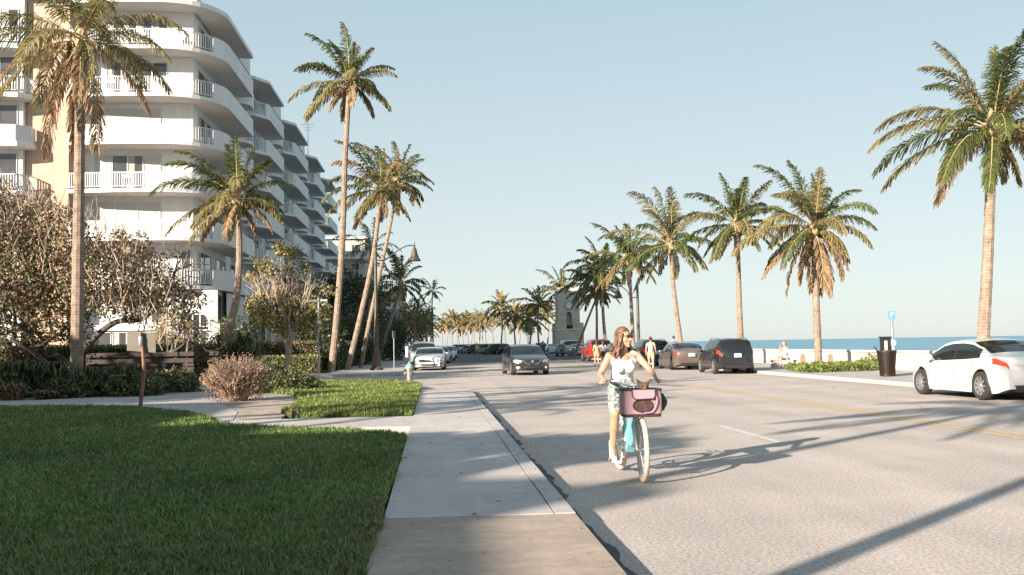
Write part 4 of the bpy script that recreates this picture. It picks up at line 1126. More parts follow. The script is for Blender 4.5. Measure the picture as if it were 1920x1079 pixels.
def make_car(name, S, paint, label, group=None, cat='car', rimstyle=10, detail=True, front='plain', rail_=False, lamp_on=False, sz=1.0, cat2=None, rims=None):
    root = empty(name, (0, 0, 0), 0, label, cat, group)
    L, Wd = S['L'], S['W']
    xf = S['fo']; xr = xf + S['wb']; wr = .335 if S is not SUV else .36; ar = wr + .055
    xs = set([0, .02, .05, .1, .16, .24, .34, L - .02, L - .05, L - .1, L - .16, L - .26])
    k = 0.34
    while k < L - .2: xs.add(round(k, 3)); k += .11
    for xw in (xf, xr):
        for i in range(13): xs.add(round(xw - ar * math.cos(math.pi * i / 12), 3))
    for q in (*S['ws'], *S['rw'], *S['sw']): xs.add(q)
    for q in S['pil']: xs.add(q - .035); xs.add(q + .035)
    xs = sorted(x for x in xs if 0 <= x <= L)
    hw_pts = [(0, Wd * .70), (.05, Wd * .78), (.16, Wd * .87), (.4, Wd * .95), (.9, Wd * .985), (2.2, Wd), (3.7, Wd * .985), (L - .4, Wd * .95), (L - .12, Wd * .86), (L, Wd * .76)]
    NL, NG, NR = 7, 6, 6
    rows_all = []
    for x in xs:
        w = interp(hw_pts, x); zt = interp(S['top'], x); zb = min(interp(S['belt'], x), zt - .02)
        z0 = S['clear']
        if x < .3: z0 += (.3 - x) * .25
        if x > L - .35: z0 += (x - L + .35) * .35
        for xw in (xf, xr):
            d = abs(x - xw)
            if d < ar: z0 = max(z0, wr + math.sqrt(max(0, ar * ar - d * d)) * 1.0)
        z0 = min(z0, zb - .06)
        row = [(w * .78, z0 + .0), (w * .955, z0)]
        for i in range(1, NL):
            t = i / (NL - 1); z = z0 + (zb - z0) * t
            tt = (z - .2) / max(.1, zb - .2)
            bulge = .965 + .035 * math.sin(math.pi * min(1, max(0, tt) * .95 + .05)) 
            row.append((w * bulge, z))
        crown = .028 + .02 * min(1, max(0, (zt - zb) / .3))
        zr = zt - crown
        wrf = w * .965 - max(.05, (zr - zb) * .40) - (.0 if zt - zb > .3 else .04)
        for i in range(1, NG + 1):
            s = i / NG
            y = w * .965 + (wrf - w * .965) * (s ** 1.15); z = zb + (zr - zb) * (math.sin(s * math.pi / 2) ** .9 if zt - zb < .25 else s + .06 * math.sin(math.pi * s))
            row.append((y, z))
        for i in range(1, NR + 1):
            u = i / NR; y = wrf * (1 - u); z = zr + crown * (1 - (1 - u) ** 2.2)
            row.append((y, z))
        rows_all.append(row)
    NRW = len(rows_all[0])
    def nose(x, y):     # plan-view curvature of both ends
        d = .30 * (abs(y) / Wd) ** 2.4
        if x < 1.0: x = x + d * (1 - x / 1.0)
        if x > L - .9: x = x - d * .8 * (1 - (L - x) / .9)
        return x
    full = []
    for x, row in zip(xs, rows_all):
        r_ = [(nose(x, -y), -y, z) for y, z in row] + [(nose(x, y), y, z) for y, z in row[::-1][1:]]
        full.append(r_)
    M_ = len(full[0])
    gi0 = 1 + NL; # first greenhouse row index (belt row is gi0-... )
    belt_i = NL; roof_i = NL + NG
    parts = {'body': MB(), 'windshield': MB(), 'rear_window': MB(), 'side_window': [MB(), MB()]}
    V = [p for r_ in full for p in r_]
    B = parts['body']; B.v = list(V)
    faces = {'windshield': [], 'rear_window': [], 'sl': [], 'sr': [], 'hl': [], 'hr': [], 'tl': [], 'tr': []}
    for i in range(len(xs) - 1):
        xa, xb = xs[i], xs[i + 1]; xm = (xa + xb) / 2
        for j in range(M_ - 1):
            jj = j if j < NRW - 1 else M_ - 2 - j
            left = j < NRW - 1
            f = (i * M_ + j, (i + 1) * M_ + j, (i + 1) * M_ + j + 1, i * M_ + j + 1)
            hgt = interp(S['top'], xm) - interp(S['belt'], xm)
            key = None
            if jj >= roof_i and S['ws'][0] <= xm <= S['ws'][1]: key = 'windshield'
            elif jj >= roof_i and S['rw'][0] <= xm <= S['rw'][1]: key = 'rear_window'
            elif belt_i <= jj < roof_i - 1 and S['sw'][0] <= xm <= S['sw'][1] and hgt > .16:
                if not any(abs(xm - q) < .036 for q in S['pil']): key = 'sl' if left else 'sr'
                else: B.f.append(f); B.m.append(1); continue
            elif xm < .36 and belt_i - 1 <= jj <= belt_i and interp(hw_pts, xm) > 0 and xm > .02: key = 'hl' if left else 'hr'
            elif ((xm > L - .46 and jj == belt_i - 1)) and S is not SUV and xm < L - .02 or (S is SUV and xm > L - .40 and belt_i - 1 <= jj <= belt_i and xm < L - .01): key = 'tl' if left else 'tr'
            if key: faces[key].append(f)
            else: B.f.append(f); B.m.append(1 if jj == 0 or (jj == 1 and S is SUV) else 0)
    # ends
    B.f.append(tuple(range(M_))); B.m.append(0)
    B.f.append(tuple((len(xs) - 1) * M_ + j for j in range(M_))[::-1]); B.m.append(0)
    # underside
    B.box(.35, L - .35, -Wd * .76, Wd * .76, S['clear'] + .02, .62, 1)
    body = B.build('body', [paint, blk], root, smooth=True, recalc=False, autos=None)
    bm = bmesh.new(); bm.from_mesh(body.data); 
    loose = [v for v in bm.verts if not v.link_faces]; bmesh.ops.delete(bm, geom=loose, context='VERTS')
    bmesh.ops.recalc_face_normals(bm, faces=bm.faces)
    for e in bm.edges:
        if len(e.link_faces) == 2 and e.calc_face_angle(0) > R(38): e.smooth = False
    bm.to_mesh(body.data); bm.free()
    def sub(fs, nm, mt, push=0.0, parent=root):
        if not fs: return None
        ids = sorted({i for f in fs for i in f}); mp = {a: k for k, a in enumerate(ids)}
        b = MB(); b.v = [V[i] for i in ids]; b.f = [tuple(mp[i] for i in f) for f in fs]; b.m = [0] * len(fs)
        return b.build(nm, mt, parent, smooth=True)
    sub(faces['windshield'], 'windshield', cglass); sub(faces['rear_window'], 'rear_window', cglass)
    sub(faces['sl'], 'side_window', cglass); sub(faces['sr'], 'side_window', cglass)
    sub(faces['hl'], 'headlight', lampw); sub(faces['hr'], 'headlight', lampw)
    sub(faces['tl'], 'taillight', lampr); sub(faces['tr'], 'taillight', lampr)
    # wheels
    wt = .20
    def wheel(x, s):
        wz = Vector((x, s * (Wd - .115), wr))
        e = empty('wheel', wz); e.parent = root
        Rx = Matrix.Rotation(R(90), 3, 'X')
        b = MB(); b.lathe([(wr - .115, -wt / 2), (wr - .02, -wt / 2), (wr, -wt / 2 + .025), (wr, wt / 2 - .025), (wr - .02, wt / 2), (wr - .115, wt / 2)], (0, 0, 0), 28, 0, Rx, closed=True)
        b.build('tyre', tyre_m, e, smooth=True, autos=40)
        b = MB(); yo = s * (wt / 2 - .02)
        ri = wr - .11
        b.lathe([(ri - .015, -wt / 2 + .01), (ri, -wt / 2), (ri, wt / 2), (ri - .015, wt / 2 - .01)], (0, 0, 0), 28, 0, Rx, closed=True)
        b.lathe([(0, -.005), (ri - .01, -.005), (ri - .01, .005), (0, .005)], (0, yo * .3, 0), 28, 1, Rx)
        for i in range(rimstyle):
            a = 2 * math.pi * i / rimstyle
            b.bar((0, yo, 0), (ri * math.cos(a), yo * .96, ri * math.sin(a)), .05, .03, 0, (0, 1, 0))
        b.lathe([(0, -.02), (.055, -.02), (.055, .02), (0, .02)], (0, yo, 0), 12, 0, Rx)
        b.build('rim', [rims or rim_m, blk], e)
    for x in (xf, xr):
        for s in (-1, 1): wheel(x, s)
    # mirrors
    for s in (-1, 1):
        xm = S['ws'][0] + .42; zz = interp(S['belt'], xm) + .07; yy = s * (Wd * .96)
        b = MB(); b.ball((xm, yy + s * .10, zz), (.07, .11, .07), 10); b.bar((xm, yy - s * .05, zz - .05), (xm, yy + s * .06, zz - .02), .06, .04)
        b.build('side_mirror', [paint, blk], root, smooth=True)
    # rear details
    def fx(y, z): # front surface x at (y, z)
        return nose(0, y) 
    pz = .86 if S is SUV else .80
    b = MB(); b.box(L - .005, L + .018, -.16, .16, pz - .085, pz + .085) if S is SUV else b.box(L - .04, L + .02, -.16, .16, pz - .09, pz + .07)
    pl = b.build('licence_plate', plate, root)
    b = MB()
    for i in range(6): b.box(L + .0185, L + .021, -.11 + i * .04, -.09 + i * .04, pz - .035, pz + .035)
    b.build('plate_number', plate_t, pl)
    b = MB(); b.box(L - .30, L - .06, -Wd * .62, Wd * .62, S['clear'] + .06, S['clear'] + .20); b.build('rear_valance', blk, root)
    if detail:
        b = MB()   # door shut lines and handles follow the flank
        def flank(x, t):
            row = rows_all[min(range(len(xs)), key=lambda i: abs(xs[i] - x))]
            y0, z0 = row[1]; yb, zb = row[belt_i]
            i = 1 + t * (belt_i - 1); a = int(min(i, belt_i - 1)); u = i - a
            return row[a][0] * (1 - u) + row[a + 1][0] * u, row[a][1] * (1 - u) + row[a + 1][1] * u
        for s in (-1, 1):
            for x in [S['sw'][0] - .05, S['pil'][0], min(xr - .30, S['sw'][1])]:
                pts = [(x, s * (flank(x, t)[0] + .001), flank(x, t)[1]) for t in (.12, .3, .5, .7, .85, 1.0)]
                if S is CPE and x == min(xr - .30, S['sw'][1]): continue
                b.tube(pts, .006, 4, cap=False)
        b.build('door_seams', seam, root)
        for s in (-1, 1):
            for x in ([S['pil'][0] - .22, S['pil'][0] + .75] if S is not CPE else [S['pil'][0] - .25]):
                y, z = flank(x, .86)
                b = MB(); b.bar((x - .09, s * (y + .018), z), (x + .09, s * (y + .018), z + .005), .025, .03); b.build('door_handle', paint, root)
    def fpatch(nm, poly, mt, proud=.012, par=root):
        """flat-outline patch wrapped on the curved nose; poly in (y, z)"""
        b = MB(); n = len(poly)
        v = [(fx(y, z) - proud, y, z) for y, z in poly] + [(fx(y, z) + .10, y, z) for y, z in poly]
        b.add(v, [tuple(range(n))] + [(i, (i + 1) % n, n + (i + 1) % n, n + i) for i in range(n)]); return b.build(nm, mt, par)
    w = Wd
    def strip(zs_t, zs_b, y0, y1, n=10):
        ys_ = [y0 + (y1 - y0) * i / n for i in range(n + 1)]
        return [(y, zs_b(y)) for y in ys_] + [(y, zs_t(y)) for y in ys_[::-1]]
    if front == 'vgrille':       # V shaped chrome grille, slim swept lamps, fog lamps
        fpatch('grille', strip(lambda y: .72, lambda y: .50 + .10 * abs(y) / .42 , -.44, .44), blk, .02)
        for s in (-1, 1):
            b = MB(); b.tube([(fx(s * .46, 0) - .03, s * .46, .73), (fx(s * .26, 0) - .035, s * .27, .54), (fx(.1, 0) - .035, s * .10, .50)], .022, 6); b.build('chrome_trim', chrome, root)
            fpatch('headlight', [(s * .50, .58), (s * .72, .64), (s * .84, .72), (s * .70, .74), (s * .47, .68)][::s], lampw, .015)
            b = MB(); b.lathe([(0, 0), (.055, 0), (.055, .02), (0, .03)], (fx(s * .66, 0) - .02, s * .66, .36), 14, 0, Matrix.Rotation(R(-90), 3, 'Y')); b.build('fog_lamp', MAT['lit_lamp'] if s == 1 else lampw, root)
            fpatch('bumper_vent', [(s * .50, .31), (s * .80, .33), (s * .76, .43), (s * .52, .41)][::s], blk, .008)
        fpatch('lower_grille', strip(lambda y: .44, lambda y: .32, -.42, .42), blk, .012)
        fpatch('lip', strip(lambda y: .27, lambda y: .20, -.72, .72), blk, .01)
        b = MB(); b.lathe([(0, 0), (.06, 0), (.06, .02), (0, .02)], (-.03, 0, .64), 16, 0, Matrix.Rotation(R(-90), 3, 'Y')); b.build('badge', chrome, root)
    elif front == 'muscle':      # wide dark trapezoid grille, slim lamps, lower intake
        fpatch('grille', [(-.52, .50), (.52, .50), (.60, .58), (.50, .66), (-.50, .66), (-.60, .58)], blk, .012)
        b = MB(); b.bar((-.04, -.10, .58), (-.04, .10, .60), .03, .05); b.build('badge', chrome, root)
        fpatch('lower_grille', [(-.42, .30), (.42, .30), (.50, .37), (-.50, .37)], blk, .012)
        for s in (-1, 1):
            fpatch('headlight', [(s * .64, .60), (s * .86, .58), (s * .88, .66), (s * .66, .68)][::s], lampw, .014)
            fpatch('bumper_vent', [(s * .62, .34), (s * .84, .35), (s * .82, .43), (s * .64, .41)][::s], blk, .010)
        fpatch('lip', strip(lambda y: .24, lambda y: .17, -.78, .78), blk, .014)
    else:
        fpatch('grille', strip(lambda y: .66 if S is not SUV else .80, lambda y: .54, -.42, .42), blk, .012)
        fpatch('lower_grille', strip(lambda y: .42, lambda y: .30, -.50, .50), blk, .012)
    if rail_:
        for s in (-1, 1):
            b = MB(); yy = s * (interp(hw_pts, 2.5) * .965 - .26)
            b.tube([(1.95, yy, 1.55), (2.1, yy, 1.645), (2.8, yy, 1.675), (3.6, yy, 1.65), (3.85, yy, 1.58)], .02, 6); b.build('roof_rail', chrome, root)
    return root
def place(o, x, y, heading, z=0.0, s=1.0):
    """heading: direction the nose points, radians in plan; (x, y) is the middle of the car"""
    c = Vector((math.cos(heading), math.sin(heading), 0))
    # local +x runs nose -> tail
    o.rotation_euler = (0, 0, heading + math.pi)
    Lh = 2.31
    o.location = (x + c.x * Lh * s, y + c.y * Lh * s, z)
    o.scale = (s, s, s)
    return o
lit = bpy.data.materials.new('lit_lamp'); lit.use_nodes = True
lit.node_tree.nodes['Principled BSDF'].inputs['Emission Color'].default_value = (1, .8, .45, 1)
lit.node_tree.nodes['Principled BSDF'].inputs['Emission Strength'].default_value = 1.2
MAT['lit_lamp'] = lit
def paint(name, col, metal=0.3, rough=.28):
    return mat('paint_' + name, col, rough, metal=metal, var=0.03, vscale=2, coat=0.8)
p_white = paint('white', (.44, .45, .46), 0.0, .3); p_black = paint('black', (.018, .020, .024)); p_bronze = paint('bronze', (.20, .155, .13), .5)
p_grey = paint('gunmetal', (.018, .018, .020), .0); p_silver = paint('silver', (.42, .45, .48), .5); p_red = paint('red', (.45, .03, .025), .1); p_dgreen = paint('deep_grey', (.045, .05, .055), .3)
UP = math.pi / 2; DN = -math.pi / 2
# right kerb
c = make_car('parked_car', SED, p_white, 'white sedan with orange red taillight at the right edge of the photo', cat='car', rimstyle=9)
place(c, 13.62, 23.65, UP + R(1.5))
for ch in c.children:
    if ch.name.startswith('taillight'): ch.data.materials[0] = mat('taillight_bright', (.62, .06, .02), .2, var=.3, vscale=8)
GP = 'cars parked along the ocean kerb'
suv = make_car('parked_car', SUV, p_black, 'black suv with roof rails and white plate, nearest of the parked row', GP, cat='car', rail_=True)
place(suv, 13.50, 45.0, UP - R(2.5), s=.97)
c = make_car('parked_car', SED, p_bronze, 'bronze sedan parked just ahead of the black suv', GP)
place(c, 13.35, 52.6, UP - R(.5), s=1.0)
c = copy_tree(suv); tag(c, 'dark suv parked ahead of the bronze sedan with a man standing at its side'); place(c, 13.35, 60.5, UP)
c = make_car('parked_car', SED, p_dgreen, 'low dark car seen just behind the cyclist\'s shoulder', GP); place(c, 13.1, 69.5, UP)
redsuv = make_car('parked_car', SUV, p_red, 'red suv half hidden behind the cyclist\'s head', GP, detail=False); place(redsuv, 13.3, 80, UP, s=1.08)
c = copy_tree(redsuv); tag(c, 'second red suv parked with its tailgate behind the two women', group=GP); place(c, 13.2, 72, UP, s=.6)
bpy.data.objects.remove(c) if False else None
def kill(o):
    for x in list(o.children): kill(x)
    bpy.data.objects.remove(o)
kill(c)
sil = make_car('parked_car', SED, p_silver, 'silver sedan facing away in the shade in front of the clock tower', GP); place(sil, W(1084, 660, 104).x, 104, UP)
ssuv = make_car('parked_car', SUV, p_silver, 'silver suv beside the clock tower foot, behind the silver sedan', GP, detail=False); place(ssuv, W(1064, 660, 112).x, 112, UP + R(5), s=1.12)
c = copy_tree(sil); tag(c, 'small silver white car just left of the silver suv by the tower'); place(c, W(1036, 658, 128).x, 128, UP)
# oncoming and left
gr = make_car('moving_car', SED, p_grey, 'dark grey sedan driving towards the camera with chrome v shaped grille', front='vgrille')
place(gr, W(984, 690, 49).x, 49.2, DN + R(4), s=1.03)
mu = make_car('parked_car', CPE, p_white, 'white muscle coupe facing the camera at the left kerb', 'cars parked along the left kerb', front='muscle', rims=blk)
place(mu, W(806, 680, 60.5).x + .0, 62.0, DN + R(-2), s=1.04)
wsuv = make_car('parked_car', SUV, p_silver, 'dark windowed silver suv right behind the white coupe', 'cars parked along the left kerb', detail=False)
place(wsuv, W(794, 660, 71).x, 72, DN, s=1.08)
far_p = [p_silver, p_white, p_black, p_silver, p_dgreen, p_white]
base = [make_car('parked_car', SED if i % 2 else SUV, p_, 'x', detail=False) for i, p_ in enumerate(far_p)]
GL_ = 'cars parked along the left kerb'
for i, (px, Y, k, lb) in enumerate([(823, 84, 5, 'white sedan parked behind the silver suv at the left kerb, facing the camera'), (836, 98, 1, 'pale car facing the camera in the middle of the left parked row'), (843, 118, 3, 'silver car far along the left parked row')]):
    c = copy_tree(base[k]); tag(c, lb, 'car', GL_); place(c, W(px, 656, Y).x, Y, DN)
spots = [(857, 180), (866, 185), (872, 190), (880, 170), (893, 160), (905, 165), (914, 150), (924, 155), (934, 145), (943, 150), (1012, 140), (1022, 150), (900, 200), (918, 190)]
for i, (px, Y) in enumerate(spots):
    c = copy_tree(base[i % 6]); colr = ['silver suv', 'white sedan', 'black suv', 'silver sedan', 'dark grey suv', 'white sedan'][i % 6]
    tag(c, '%s in the distant line of cars across the end of the avenue' % colr, 'car', 'distant cars, ' + colr)
    place(c, W(px, 652, Y).x, Y, UP + (R(25) if px < 950 else 0))
for o in base: kill(o)
# ================================================================== PEOPLE, DOG, BICYCLE
skin = mat('skin_tan', (0.42, 0.245, 0.165), 0.6, var=0.10, vscale=9, v2=(40, .06), bump=.1, bscale=60)
skin_f = mat('skin_far', (0.50, 0.30, 0.21), 0.6, var=0.05)
cloth_w = mat('white_cotton', (0.55, 0.56, 0.57), 0.95, var=0.04, vscale=6, bump=.5, bscale=9, spec=.1)
hair_m = mat('auburn_hair', (0.13, 0.062, 0.035), 0.45, var=0.5, vscale=18, bump=.5, bscale=60)
shorts_m = mat('patterned_shorts', (0.07, 0.10, 0.095), 0.85, col2=(0.36, 0.38, 0.37), vscale=34, detail=1)
dark_m = mat('sunglass_lens', (0.05, 0.025, 0.015), 0.08, var=.2)
def rcone(b, p, q, r0, r1, n=14, m=0, sx=1.0, axis=None):
    """tapered capsule with round ends; sx squashes along the axis vector"""
    p = Vector(p); q = Vector(q); d = (q - p); L = d.length
    if L < 1e-6: d = Vector((0, 0, 1))
    else: d.normalize()
    ref = Vector(axis) if axis is not None else (Vector((0, 0, 1)) if abs(d.z) < .9 else Vector((1, 0, 0)))
    a = (ref - d * ref.dot(d)).normalized(); c = d.cross(a)
    rings = []
    for i in range(5): t = math.pi / 2 * (1 - i / 4.0); rings.append((p - d * r0 * math.sin(t), r0 * math.cos(t)))
    for i in range(5): t = math.pi / 2 * (i / 4.0); rings.append((q + d * r1 * math.sin(t), r1 * math.cos(t)))
    vs = []; fs = []
    for (o, r) in rings:
        r = max(r, 1e-4)
        for j in range(n):
            t = 2 * math.pi * j / n; vs.append(o + a * math.cos(t) * r * sx + c * math.sin(t) * r)
    k = len(rings)
    for i in range(k - 1):
        for j in range(n): fs.append((i * n + j, i * n + (j + 1) % n, (i + 1) * n + (j + 1) % n, (i + 1) * n + j))
    fs.append(tuple(range(n))[::-1]); fs.append(tuple((k - 1) * n + j for j in range(n)))
    b.add(vs, fs, m)
def meld(b, name, mt, parent, vox, smooth=4, M=None):
    """voxel-remesh overlapping pieces into ONE continuous surface"""
    me = b.mesh(name + '_raw', mt)
    bm = bmesh.new(); bm.from_mesh(me); bmesh.ops.recalc_face_normals(bm, faces=bm.faces); bm.to_mesh(me); bm.free()
    o = bpy.data.objects.new(name, me); C.objects.link(o)
    r = o.modifiers.new('r', 'REMESH'); r.mode = 'VOXEL'; r.voxel_size = vox; r.use_smooth_shade = True
    if smooth: s = o.modifiers.new('s', 'SMOOTH'); s.factor = .5; s.iterations = smooth
    dg = bpy.context.evaluated_depsgraph_get(); dg.update()
    nm = bpy.data.meshes.new_from_object(o.evaluated_get(dg))
    o.modifiers.clear(); o.data = nm; bpy.data.meshes.remove(me)
    nm.name = name
    if not nm.materials: nm.materials.append(mt)
    if M is not None: nm.transform(M)
    if parent: o.parent = parent
    return o
# --- bicycle frame of reference: x forward, y left, z up; origin = rear wheel contact
pr_ = P(1163, 880); pf_ = P(1207, 907)
mid = (pr_ + pf_) / 2
hd = Vector((0.035, -1, 0)).normalized()
hang = math.atan2(hd.y, hd.x)
RW = .345; WB = 1.12
org = mid - hd * WB / 2
bike = empty('bicycle', (org.x, org.y, 0), hang, 'turquoise step through cruiser bicycle with cream balloon tyres ridden on the road', 'bicycle')
tq = mat('turquoise_paint', (0.22, 0.56, 0.60), 0.3, var=.05, coat=.5)
cream = mat('cream_tyre', (0.52, 0.43, 0.34), 0.8, var=.08, vscale=10)
steel = mat('bike_steel', (.5, .5, .5), .3, metal=.9)
lthr = mat('brown_leather', (.14, .08, .05), .6)
def torus(b, c, Rr, r, M, n=36, k=10, m=0):
    b.lathe([(Rr + r * math.cos(2 * math.pi * i / k), r * math.sin(2 * math.pi * i / k)) for i in range(k)], c, n, m, M, closed=True)
RX = Matrix.Rotation(R(90), 3, 'X')
steer = Matrix.Rotation(R(-6), 3, 'Z')
def bwheel(x, M):
    e = empty('wheel', (x, 0, RW)); e.parent = bike
    b = MB(); torus(b, (0, 0, 0), RW - .027, .027, M); b.build('tyre', cream, e, smooth=True)
    b = MB(); torus(b, (0, 0, 0), RW - .058, .012, M, 36, 6); b.build('rim', steel, e, smooth=True)
    b = MB(); ax = M @ Vector((0, 0, 1))
    b.tube([ax * -.055, ax * .055], .025, 10)
    for i in range(28):
        a = 2 * math.pi * i / 28; s = ax * (.03 if i % 2 else -.03)
        q = M @ Vector(((RW - .06) * math.cos(a), (RW - .06) * math.sin(a), 0)); b.tube([s, q], .0016, 3, cap=False)
    b.build('spokes', steel, e)
    b = MB()   # mudguard
    ins = []
    for i in range(13):
        a = R(-10 + i * 15) if x < .5 else R(15 + i * 10)
        rr = RW + .02
        a = R(0 + i * 14) if x > .5 else R(10 + i * 14)
        ins.append(M @ Vector((rr * math.cos(math.pi - a) if x < .5 else rr * math.cos(a + R(20)), rr * math.sin(math.pi - a) * 1 if x < .5 else rr * math.sin(a + R(20)), 0)))
    return e
bwheel(0, RX); bwheel(WB, steer @ RX)
b = MB()
bb = Vector((.42, 0, .30)); ht = Vector((.80, 0, .90)); hb_ = Vector((.865, 0, .68)); st = Vector((.20, 0, .80))
b.tube([ht, hb_], .024, 10)
b.tube(bez([hb_ + Vector((0, 0, .04)), Vector((.72, 0, .44)), bb + Vector((.06, 0, .02)), bb], 5), [.036] * 16, 12)      # thick step-through down tube
b.tube(bez([ht - Vector((-.01, 0, .06)), Vector((.66, 0, .66)), Vector((.45, 0, .50)), Vector((.34, 0, .46))], 5), .019, 10)
b.tube([bb, st], .019, 10)
for s in (-1, 1):
    b.tube([bb + Vector((0, s * .03, 0)), Vector((.2, s * .06, .31)), Vector((0, s * .06, RW))], .011, 8)
    b.tube([Vector((.24, s * .02, .62)), Vector((.1, s * .055, .48)), Vector((0, s * .06, RW))], .010, 8)
b.build('frame', tq, bike, smooth=True, autos=50)
b = MB(); b.box(.52, .74, -.045, .045, .36, .60); b.v = [(x, y, z + (x - .63) * .9) for x, y, z in b.v]; b.build('battery', tq, bike)
b = MB()
fk = [hb_ + Vector((.0, 0, 0)), Vector((.90, 0, .60))]
for s in (-1, 1):
    q = steer @ Vector((0, s * .06, 0))
    b.tube(bez([hb_, Vector((.905, 0, .60)) + q * .9, Vector((1.0, 0, .5)) + q, Vector((WB, 0, RW)) + q], 4), .014, 8)
b.build('fork', mat('cream_paint', (.62, .60, .52), .35), bike, smooth=True, autos=50)
b = MB()
sm = Vector((.775, 0, 1.0))
b.tube([ht, sm], .013, 8)
for s in (-1, 1):
    b.tube(bez([sm, sm + Vector((.0, s * .10, .03)), sm + Vector((-.04, s * .24, .075)), sm + Vector((-.22, s * .33, .06))], 4), .0115, 8)
    b.tube([sm + Vector((-.04, s * .24, .085)), sm + Vector((.02, s * .36, .07))], .006, 5)
b.build('handlebar', steel, bike, smooth=True, autos=50)
for s in (-1, 1):
    b = MB(); b.tube([sm + Vector((-.10, s * .275, .072)), sm + Vector((-.23, s * .335, .06))], .017, 8); b.build('grip', lthr, bike)
b = MB(); sd = Vector((.17, 0, .86))
b.add([(sd.x - .15, y, sd.z + .03) for y in (-.11, -.05, .05, .11)] + [(sd.x - .02, y, sd.z + .02) for y in (-.10, -.04, .04, .10)] + [(sd.x + .14, y, sd.z + .015) for y in (-.03, -.01, .01, .03)] + [(sd.x - .14, y, sd.z - .03) for y in (-.09, .09)] + [(sd.x + .13, y, sd.z - .02) for y in (-.02, .02)],
      [(0, 1, 5, 4), (1, 2, 6, 5), (2, 3, 7, 6), (4, 5, 9, 8), (5, 6, 10, 9), (6, 7, 11, 10), (12, 13, 3, 2, 1, 0), (12, 0, 4, 8, 14), (13, 15, 11, 7, 3), (14, 8, 9, 10, 11, 15), (12, 14, 15, 13)])
b.build('saddle', lthr, bike)
b = MB(); b.tube([st, (sd.x, 0, sd.z)], .013, 8); b.build('seat_post', steel, bike)
b = MB()
b.lathe([(.03, -.005), (.095, -.005), (.095, .005), (.03, .005)], bb + Vector((0, -.05, 0)), 24, 0, RX, closed=True)
pR = bb + Vector((-.08, -.10, -.145)); pL = bb + Vector((.08, .10, .145))
b.tube([bb + Vector((0, -.07, 0)), pR], .011, 6); b.tube([bb + Vector((0, .07, 0)), pL], .011, 6); b.tube([bb + Vector((0, -.07, 0)), bb + Vector((0, .07, 0))], .015, 8)
b.build('crank', steel, bike)
for p_, s in ((pR, -1), (pL, 1)):
    b = MB(); b.box(p_.x - .045, p_.x + .045, min(p_.y, p_.y + s * .09), max(p_.y, p_.y + s * .09), p_.z - .012, p_.z + .012); b.build('pedal', blk, bike)
b = MB()
for s in (-1, 1):
    b.tube([(.12, s * .06, .74), (-.28, s * .06, .74)], .007, 6); b.tube([(0, s * .065, RW), (-.12, s * .06, .74)], .006, 6)
for i in range(4): b.tube([(.08 - i * .1, -.06, .74), (.08 - i * .1, .06, .74)], .006, 6)
b.build('rear_rack', blk, bike)
b = MB(); b.lathe([(0, -.03), (.045, -.03), (.05, .03), (0, .03)], (.885, 0, .74), 14, 0, Matrix.Rotation(R(90), 3, 'Y')); b.build('headlamp', chrome, bike)
